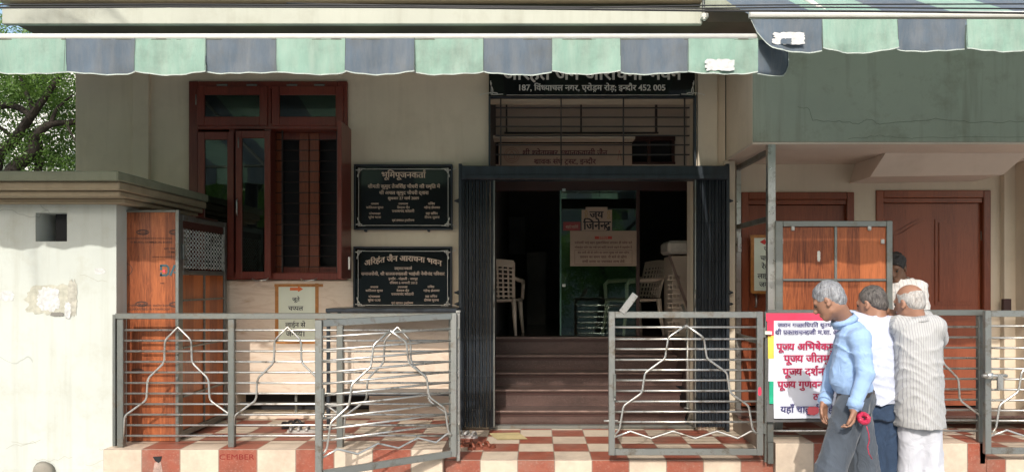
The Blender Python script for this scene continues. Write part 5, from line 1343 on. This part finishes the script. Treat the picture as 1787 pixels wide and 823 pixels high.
def cut(H, g, Rm, p, nrm, k=.012):
    """keep only the side of the plane where (x-p).n < 0"""
    X_, Y_, Z_ = np.meshgrid(*H.ax, indexing='ij', sparse=True); c = g(*p); n_ = Rm @ np.array(nrm, float); n_ /= np.linalg.norm(n_)
    d = (X_ - c[0]) * n_[0] + (Y_ - c[1]) * n_[1] + (Z_ - c[2]) * n_[2]; H.A = np.maximum(H.A, d).astype(np.float32)

# --- grey-haired man in the blue shirt, walking left past the banner
def hair1(H, g, Rm):
    H.ell(g(0, -.016, .036), (.080, .102, .094), Rm, 0); H.ell(g(0, -.058, -.015), (.066, .052, .066), Rm, .02); hair_noise(H, .0022, 95)
    cut(H, g, Rm, (0, .062, .045), (0, 1, -.55)); cut(H, g, Rm, (0, -.02, -.072), (0, .25, -1)); H.ell(g(-.083, .0, -.02), (.02, .026, .035), Rm, 0, sub=True); H.ell(g(.083, .0, -.02), (.02, .026, .035), Rm, 0, sub=True)
    H.ell(g(0, .075, -.06), (.1, .085, .09), Rm, 0, sub=True)
D1 = 4.86; fw = (-.86, .5)
p1 = make_person('grey-haired man in light blue shirt and slate trousers holding a roll of pink ribbon', fw, V3(1446, 524, 4.84), rot(R(58), R(30)), V3(1474, 560, 4.88),
    [V3(1501, 591, 4.70), V3(1476, 590, 5.05)], [V3(1510, 652, 4.64), V3(1452, 655, 5.12)], [V3(1490, 711, 4.62), V3(1439, 700, 4.98)],
    [((-.12, .0, -1), (-.9, .15, .1), .55, .98, -1, .1), ((-.10, -.0, -1), (.5, -.9, 0), .35, .95, 1, .1)],
    [(*V3(1488, 575, 4.88), .15, .085), (*V3(1484, 600, 4.88), .175, .105), (*V3(1483, 635, 4.88), .165, .115), (*V3(1488, 668, 4.88), .15, .115), (*V3(1494, 686, 4.88), .145, .105)],
    [(*V3(1482, 561, 4.88), .075, .06), (*V3(1488, 571, 4.88), .13, .08), (*V3(1487, 592, 4.88), .17, .10), (*V3(1485, 622, 4.88), .165, .112), (*V3(1483, 650, 4.88), .165, .125), (*V3(1484, 668, 4.88), .16, .130), (*V3(1490, 684, 4.88), .15, .112)],
    .02, ([V3(1484, 716, 4.78), V3(1492, 716, 4.96)], [V3(1449, 822, 4.76), V3(1508, 822, 4.98)], [V3(1432, 918, 4.74), V3(1545, 915, 5.0)]),
    ('shirt_blue', 'slate'), hair1, 'hair_grey', ('long', 'long'), (.061, .049, .040), (.104, .092, .072), feet_dir=[(-1, .35), (-1, .35)], fold=.009)
MB().loft if 0 else None
# belt
def ring(name, c, a, b_, h, mat, parent, fwd, n=32):
    fv = Vector((*fwd, 0)).normalized(); sv = Vector((fv.y, -fv.x, 0)); V, Fc = [], []
    for i in range(n):
        th = 2 * math.pi * i / n
        for hh, k in ((-h / 2, 1), (h / 2, 1), (h / 2, .93), (-h / 2, .93)): V.append(tuple(Vector(c) + sv * a * k * math.cos(th) + fv * b_ * k * math.sin(th) + Vector((0, 0, hh))))
    for i in range(n):
        for j in range(4): Fc.append((i * 4 + j, i * 4 + (j + 1) % 4, ((i + 1) % n) * 4 + (j + 1) % 4, ((i + 1) % n) * 4 + j))
    return pymesh(name, V, Fc, mat, parent, smooth=False)
ring('belt', V3(1493, 684, 4.88), .158, .118, .03, M['shoe'], p1[0], fw)
# ribbon roll in his left hand
t = thing('ribbon_roll', V3(1507, 728, 4.62), 'roll of pink-red ribbon with a loose tail held by the grey-haired man', 'ribbon')
c = at(1507, 729, 4.62); ax = Vector((.25, -.75, .45)).normalized(); u = ax.cross(Vector((0, 0, 1))).normalized(); v = ax.cross(u)
m = MB(); Q = []
for k in range(120):
    th = k * .42; rr = .020 + .022 * k / 120; Q.append(c + (u * math.cos(th) + v * math.sin(th) * .85) * rr + ax * (.018 * math.sin(k * 1.7)))
m.tube(Q, .0045, 5); m.build('coil', M['ribbon'], t)
m = MB()
m.tube([c + (u * math.cos(a * .4) + v * math.sin(a * .4) * .85) * .033 for a in range(17)], .017, 8); m.build('roll', M['ribbon'], t)
P = [(1512, 742), (1516, 756), (1517, 768), (1514, 778), (1516, 790), (1522, 800)]
MB().tube([at(a, b_, 4.62 + .01 * i) for i, (a, b_) in enumerate(P)], .0035, 5).build('loose_end', M['ribbon'], t)

# --- man in the plain white shirt and jeans, leaning over the railing
def hair2(H, g, Rm):
    H.ell(g(0, -.014, .033), (.080, .1005, .0955), Rm, 0); H.ell(g(0, -.06, -.02), (.066, .052, .055), Rm, .02); hair_noise(H, .0016)
    cut(H, g, Rm, (0, .045, .05), (0, 1, -.35)); cut(H, g, Rm, (0, -.02, -.055), (0, .35, -1)); H.ell(g(-.083, .0, -.02), (.02, .026, .035), Rm, 0, sub=True); H.ell(g(.083, .0, -.02), (.02, .026, .035), Rm, 0, sub=True)
    H.ell(g(0, .05, .10), (.045, .06, .05), Rm, 0, sub=True)
D2_ = 5.16; fw = (-.22, 1)
make_person('man in plain white shirt and navy jeans between the two other men', fw, V3(1521, 529, 5.22), rot(R(38), R(14)), V3(1532, 561, 5.18),
    [V3(1492, 566, 5.2), V3(1566, 572, 5.14)], [V3(1482, 556, 5.48), V3(1574, 600, 5.36)], [V3(1500, 548, 5.70), V3(1556, 585, 5.58)],
    [((.4, 1, -.1), (0, .1, -1), .4, .95, 1, .1), ((-.3, 1, .25), (0, .3, -1), .4, .95, -1, .1)],
    [(*V3(1532, 566, 5.17), .16, .09), (*V3(1532, 600, 5.16), .18, .11), (*V3(1538, 650, 5.16), .16, .11), (*V3(1544, 695, 5.16), .155, .11), (*V3(1544, 706, 5.16), .15, .11)],
    [(*V3(1533, 556, 5.17), .10, .075), (*V3(1533, 566, 5.17), .165, .10), (*V3(1533, 600, 5.16), .195, .125), (*V3(1538, 650, 5.16), .182, .135), (*V3(1541, 699, 5.16), .185, .14)],
    .09, ([V3(1530, 722, 5.18), V3(1555, 722, 5.14)], [V3(1536, 820, 5.2), V3(1560, 822, 5.14)], [V3(1546, 898, 5.24), V3(1570, 905, 5.12)]),
    ('shirt_white', 'denim'), hair2, 'hair_dark', (.85, .85), (.080, .072, .05), (.098, .080, .06), feet_dir=[(-.2, 1), (.1, 1)], collar=False, fold=.012)

# --- balding man in the striped kurta
def hair3(H, g, Rm):
    H.ell(g(0, -.013, .026), (.0775, .0985, .090), Rm, 0); H.ell(g(0, -.05, -.02), (.066, .050, .055), Rm, .02); hair_noise(H, .0012)
    H.ell(g(0, -.012, .115), (.080, .100, .088), Rm, 0, sub=True); cut(H, g, Rm, (0, .035, .0), (0, 1, -.2)); cut(H, g, Rm, (0, -.02, -.06), (0, .35, -1)); H.ell(g(-.083, .0, -.02), (.02, .026, .035), Rm, 0, sub=True); H.ell(g(.083, .0, -.02), (.02, .026, .035), Rm, 0, sub=True)
fw = (-.15, 1)
make_person('balding man in striped cream kurta and white trousers with both arms raised in front', fw, V3(1587, 528, 5.02), rot(R(28), R(12)), V3(1600, 562, 4.99),
    [V3(1575, 570, 5.02), V3(1630, 570, 4.97)], [V3(1566, 566, 5.10), V3(1636, 590, 5.24)], [V3(1556, 546, 5.20), V3(1612, 552, 5.44)],
    [((-.15, .95, .3), (0, .3, -1), .6, .9, 1, .1), ((-.6, .7, .4), (0, .3, -1), .5, .95, -1, .1)],
    [(*V3(1601, 566, 5.0), .13, .085), (*V3(1602, 600, 5.0), .15, .11), (*V3(1603, 650, 5.0), .145, .11), (*V3(1605, 700, 5.0), .15, .11), (*V3(1605, 712, 5.0), .14, .11)],
    [(*V3(1601, 551, 5.0), .08, .07), (*V3(1601, 560, 5.0), .125, .09), (*V3(1602, 585, 5.0), .155, .12), (*V3(1603, 640, 5.0), .155, .13), (*V3(1604, 690, 5.0), .155, .14), (*V3(1605, 742, 5.0), .158, .15)],
    -.03, ([V3(1590, 725, 5.0), V3(1620, 725, 4.98)], [V3(1590, 825, 5.02), V3(1624, 826, 4.97)], [V3(1591, 905, 5.04), V3(1628, 910, 4.96)]),
    ('kurta', 'white_cloth'), hair3, 'hair_white', (1.0, 'long'), (.070, .066, .054), (.082, .078, .068), feet_dir=[(-.2, 1), (.1, 1)], shirt_name='kurta', fold=.009)

# --- dark-haired man behind the framed board
def hair4(H, g, Rm):
    H.ell(g(0, -.012, .042), (.085, .108, .098), Rm, 0); H.ell(g(0, -.06, -.01), (.07, .055, .065), Rm, .02); hair_noise(H, .004)
    cut(H, g, Rm, (0, .07, .05), (0, 1, -.75)); cut(H, g, Rm, (0, -.02, -.06), (0, .25, -1)); H.ell(g(-.083, .0, -.02), (.02, .026, .035), Rm, 0, sub=True); H.ell(g(.083, .0, -.02), (.02, .026, .035), Rm, 0, sub=True)
    H.ell(g(0, .09, -.05), (.1, .085, .085), Rm, 0, sub=True)
D4 = 6.58; fw = (-.55, -.83)
make_person('dark-haired man in pale patterned shirt standing half hidden behind the framed board', fw, V3(1563, 467, D4 - .02), rot(R(140), R(24)), V3(1574, 494, D4 + .02),
    [V3(1541, 501, 6.70), V3(1601, 503, 6.50)], [V3(1532, 560, 6.66), V3(1612, 556, 6.46)], [V3(1530, 590, 6.5), V3(1588, 585, 6.36)],
    [((-.1, -.6, -.5), (0, -.4, -1), .5, .9, -1, .1), ((-.4, -.6, -.3), (0, -.4, -1), .5, .9, 1, .1)],
    [(*V3(1572, 506, D4), .15, .085), (*V3(1571, 530, D4), .17, .10), (*V3(1570, 570, D4), .155, .10), (*V3(1570, 610, D4), .15, .10)],
    [(*V3(1573, 488, D4), .075, .07), (*V3(1573, 497, D4), .155, .09), (*V3(1571, 530, D4), .19, .12), (*V3(1570, 570, D4), .18, .125), (*V3(1570, 618, D4), .18, .13)],
    .0, ([V3(1560, 632, D4), V3(1580, 632, D4)], [V3(1558, 690, D4 - .05), V3(1581, 690, D4 - .04)], [(X(1556, D4), D4 - .02, .23), (X(1583, D4), D4, .23)]),
    ('shirt_check', 'denim'), hair4, 'hair_black', (.8, .8), (.072, .064, .05), (.092, .075, .058), feet_dir=[(-.4, -1), (-.3, -1)], skin='skin_dark', groundz=.15)

# ================================================================== TREES
def leaves(name, mat, parent, centers, n, size, seed, droop=.3):
    rr = np.random.RandomState(seed); C_ = np.array([c[:3] for c in centers]); RD = np.array([c[3] for c in centers]); wt = RD ** 2.2; wt /= wt.sum()
    ci = rr.choice(len(C_), n, p=wt); d = rr.normal(size=(n, 3)); d /= np.linalg.norm(d, axis=1)[:, None]; rad = RD[ci] * rr.uniform(.25, 1, n) ** .6
    # leaflets grow in sprays
    P = C_[ci] + d * rad[:, None] * np.array([1, 1, .75]); k = 5
    ax_ = rr.normal(size=(n, 3)); ax_[:, 2] -= droop; ax_ /= np.linalg.norm(ax_, axis=1)[:, None]
    sd = np.cross(ax_, rr.normal(size=(n, 3))); sd /= np.linalg.norm(sd, axis=1)[:, None]
    V, Fc = [], []
    for q in range(k):
        s_ = size * rr.uniform(.6, 1.2, n); base = P + ax_ * (size * 1.0 * q / k * 2.2)[..., None] if False else P + ax_ * size * q * .45
        sg = 1 if q % 2 else -1; dr = ax_ * .6 + sd * sg * .8; dr /= np.linalg.norm(dr, axis=1)[:, None]; pr = np.cross(dr, ax_); pr = np.cross(dr, pr + rr.normal(size=(n, 3)) * .4); pr /= np.linalg.norm(pr, axis=1)[:, None]
        a = base; b_ = base + dr * s_[:, None] * .5 + pr * s_[:, None] * .16; c_ = base + dr * s_[:, None]; e = base + dr * s_[:, None] * .5 - pr * s_[:, None] * .16
        V.append(np.stack([a, b_, c_, e], 1).reshape(-1, 3))
    V = np.vstack(V); Fc = np.arange(len(V)).reshape(-1, 4)
    return pymesh(name, V, Fc, mat, parent)
def limb(parent, pts, rs, name='limb'):
    P = [Vector(p) for p in pts]; Q, RS = [], []
    for i in range(len(P) - 1):
        a, b_, c, d = P[max(0, i - 1)], P[i], P[i + 1], P[min(len(P) - 1, i + 2)]
        for s_ in range(6):
            t_ = s_ / 6; Q.append(.5 * ((2 * b_) + (c - a) * t_ + (2 * a - 5 * b_ + 4 * c - d) * t_ ** 2 + (3 * b_ - a - 3 * c + d) * t_ ** 3)); RS.append(rs[i] + (rs[i + 1] - rs[i]) * t_)
    Q.append(P[-1]); RS.append(rs[-1]); return MB().tube(Q, .1, 9, rs=RS).build(name, M['bark'], parent)
Dt = 9.6
t = thing('neem_tree', (*at(25, 492, Dt).xy, ROADZ), 'leafy tree with dark twisting limbs behind the stub wall at the left edge', 'tree')
b0 = at(20, 492, Dt); tr = [(b0.x - .4, Dt + .1, ROADZ), (b0.x - .2, Dt, .9), tuple(at(10, 330, Dt))]
limb(t, tr + [tuple(at(55, 268, Dt)), tuple(at(62, 240, Dt)), tuple(at(88, 217, Dt)), tuple(at(140, 210, Dt + .3)), tuple(at(220, 170, Dt + .6))], [.20, .16, .10, .075, .065, .045, .035, .015], 'trunk')
limb(t, [tr[1], tuple(at(-8, 300, Dt - .1)), tuple(at(25, 245, Dt)), tuple(at(60, 195, Dt)), tuple(at(92, 150, Dt + .1)), tuple(at(125, 90, Dt + .3)), tuple(at(150, 20, Dt + .4))], [.11, .075, .065, .05, .038, .028, .015])
limb(t, [tuple(at(-80, 240, Dt - .3)), tuple(at(-30, 195, Dt)), tuple(at(15, 184, Dt)), tuple(at(45, 195, Dt)), tuple(at(52, 205, Dt))], [.09, .06, .045, .04, .03])
limb(t, [tuple(at(62, 240, Dt)), tuple(at(70, 262, Dt + .1)), tuple(at(66, 300, Dt + .1))], [.06, .045, .05])
for P, r0 in (([(88, 217), (100, 190), (128, 165)], .03), ([(60, 195), (45, 160), (30, 120)], .035), ([(25, 245), (5, 225), (-20, 215)], .03), ([(115, 212), (125, 235), (135, 250)], .02)):
    limb(t, [tuple(at(a, b_, Dt)) for a, b_ in P], [r0, r0 * .7, r0 * .3], 'twig')
cs = []
rr = random.Random(11)
for px, py, r_ in ((10, 150, .5), (40, 140, .5), (80, 140, .45), (115, 160, .5), (120, 190, .4), (60, 165, .35), (20, 215, .4), (75, 250, .4), (110, 255, .55), (125, 280, .4), (90, 290, .35), (-20, 180, .5), (10, 170, .4), (90, 185, .35), (30, 100, .7), (110, 90, .8), (-60, 120, .9), (60, 40, 1.0), (170, 120, .8), (200, 250, .9), (-60, 260, .5), (5, 260, .22), (160, 30, .9)):
    q = at(px, py, Dt + rr.uniform(.1, 1.1)); cs.append((q.x, q.y, q.z, r_))
leaves('crown', M['leaf'], t, [(a, b_ - (.9 if q % 3 == 0 else 0), c, d) for q, (a, b_, c, d) in enumerate(cs[:14])], 2300, .07, 3); leaves('crown', M['leaf2'], t, cs, 4200, .07, 4)
def tree(label, x, y, h, R_, n, seed, kind='tree', low=.35, size=.16, mat='leaf'):
    t = thing('street_tree', (x, y, ROADZ), label, kind); rr = random.Random(seed)
    top = (x + rr.uniform(-.3, .3), y, ROADZ + h * .75); limb(t, [(x, y, ROADZ), (x + .1, y, ROADZ + h * .3), top], [.2, .15, .05], 'trunk'); cs = []
    for k in range(16):
        a = rr.uniform(0, 6.28); q = rr.uniform(.2, 1) * R_; z = ROADZ + h * (low + (1 - low) * rr.random()); cs.append((x + math.cos(a) * q, y + math.sin(a) * q * .7, z, R_ * rr.uniform(.3, .5)))
        if k < 5: limb(t, [(x + .05, y, ROADZ + h * .4), ((x + cs[-1][0]) / 2, (y + cs[-1][1]) / 2, (ROADZ + h * .45 + z) / 2 + .2), cs[-1][:3]], [.09, .06, .02])
    leaves('crown', M[mat], t, cs, n, size, seed); return t
# street side behind the photographer (seen only mirrored in panes)
tree('broad tree across the street facing the entrance', 2.2, -8.0, 6.0, 2.4, 5000, 21, low=.0, mat='leaf2')
tree('tree across the street facing the window', -9.2, -7.5, 6.5, 2.8, 5000, 22, low=.0, mat='leaf2')
tree('tree across the street facing the right wing', 7.5, -9.0, 6.0, 2.3, 2200, 23, low=.1)
t = thing('street_wall', (0, -11, ROADZ), 'pale wall across the street, behind the trees there', 'wall'); MB().box(-25, 25, -11.3, -11, ROADZ, 2.0).build('wall', M['pillar'], t)
MB().box(-25, 25, -11.35, -10.95, 2.0, 2.12).build('coping', M['ledge'], t)
t = thing('reflection_block', (0, -20, ROADZ), 'added dull two-storey block behind the trees and wall across the street, darkens reflections', 'building')  # added behind the camera to darken reflections in plaques and panes
hs = [(x, x + 1.4, z, z + 1.5) for x in (-13, -9, -5, -1, 3, 7, 11) for z in (1.2, 4.4)]
wall_holes('wall', plaster('block_paint', (.22, .21, .18), amt=.4), -17, 17, ROADZ, 7.2, -18.2, -18, hs, t)
MB().box(-17, 17, -18.8, -18.5, ROADZ, 7.1).build('block_body', M['hall'], t)
MB().box(-17.2, 17.2, -18.3, -17.5, 7.2, 7.4).build('roof_edge', M['ledge'], t)
# palm left of the frame: throws frond shadows on the beam and the stub wall
t = thing('palm_tree', (-5.75, -.6, ROADZ), 'tall coconut palm left of the photographer, outside the frame', 'palm')
limb(t, [(-5.9, -.7, ROADZ), (-5.75, -.65, 3.5), (-5.55, -.6, 8.0)], [.16, .12, .09], 'trunk')
V, Fc = [], []; pr = random.Random(5)
for k in range(15):
    a = 2 * math.pi * k / 15 + pr.uniform(-.2, .2); up = pr.uniform(.1, 1.0); Lf = pr.uniform(1.5, 2.0); c0 = Vector((-5.55, -.6, 8.0)); d = Vector((math.cos(a), math.sin(a), 0)); s_ = Vector((-d.y, d.x, 0)); prev = None
    for q in range(1, 26):
        u = q / 26; p = c0 + d * Lf * u * (1 - .15 * u) + Vector((0, 0, up * Lf * u - 1.5 * u * u * Lf * .75))
        for sg in (-1, 1):
            ln = .42 * math.sin(math.pi * min(1, u * .9 + .12)); tip = p + s_ * sg * ln * .8 + d * ln * .45 + Vector((0, 0, -.5 * ln)); i = len(V)
            V += [tuple(p), tuple(p + d * .035), tuple(tip)]; Fc.append((i, i + 1, i + 2))
        if prev is not None: i = len(V); V += [tuple(prev), tuple(p), tuple(p + s_ * .012), tuple(prev + s_ * .012)]; Fc.append((i, i + 1, i + 2, i + 3))
        prev = p
pymesh('fronds', V, Fc, M['leaf'], t)
# pale house beyond the tree
t = thing('neighbour_house', (-13, 22, ROADZ), 'pale house wall showing through the leaves at the left edge', 'house')
wall_holes('wall', plaster('neighbour_paint', (.62, .64, .62), amt=.2), -22, -8, ROADZ, 7.5, 20, 20.3, [(-15.5, -14.3, 3.6, 5.0), (-12.6, -11.4, 3.6, 5.0)], t)
MB().box(-22.2, -7.8, 19.7, 20.5, 7.5, 7.7).build('roof_edge', M['ledge'], t)
for xx in (-15.5, -12.6): MB().box(xx + .01, xx + 1.19, 20.1, 20.14, 3.61, 4.99).build('window', M['winglass'], t)
MB().box(-21.9, -8.1, 20.31, 24, ROADZ, 7.4).build('house_body', M['wall'], t)
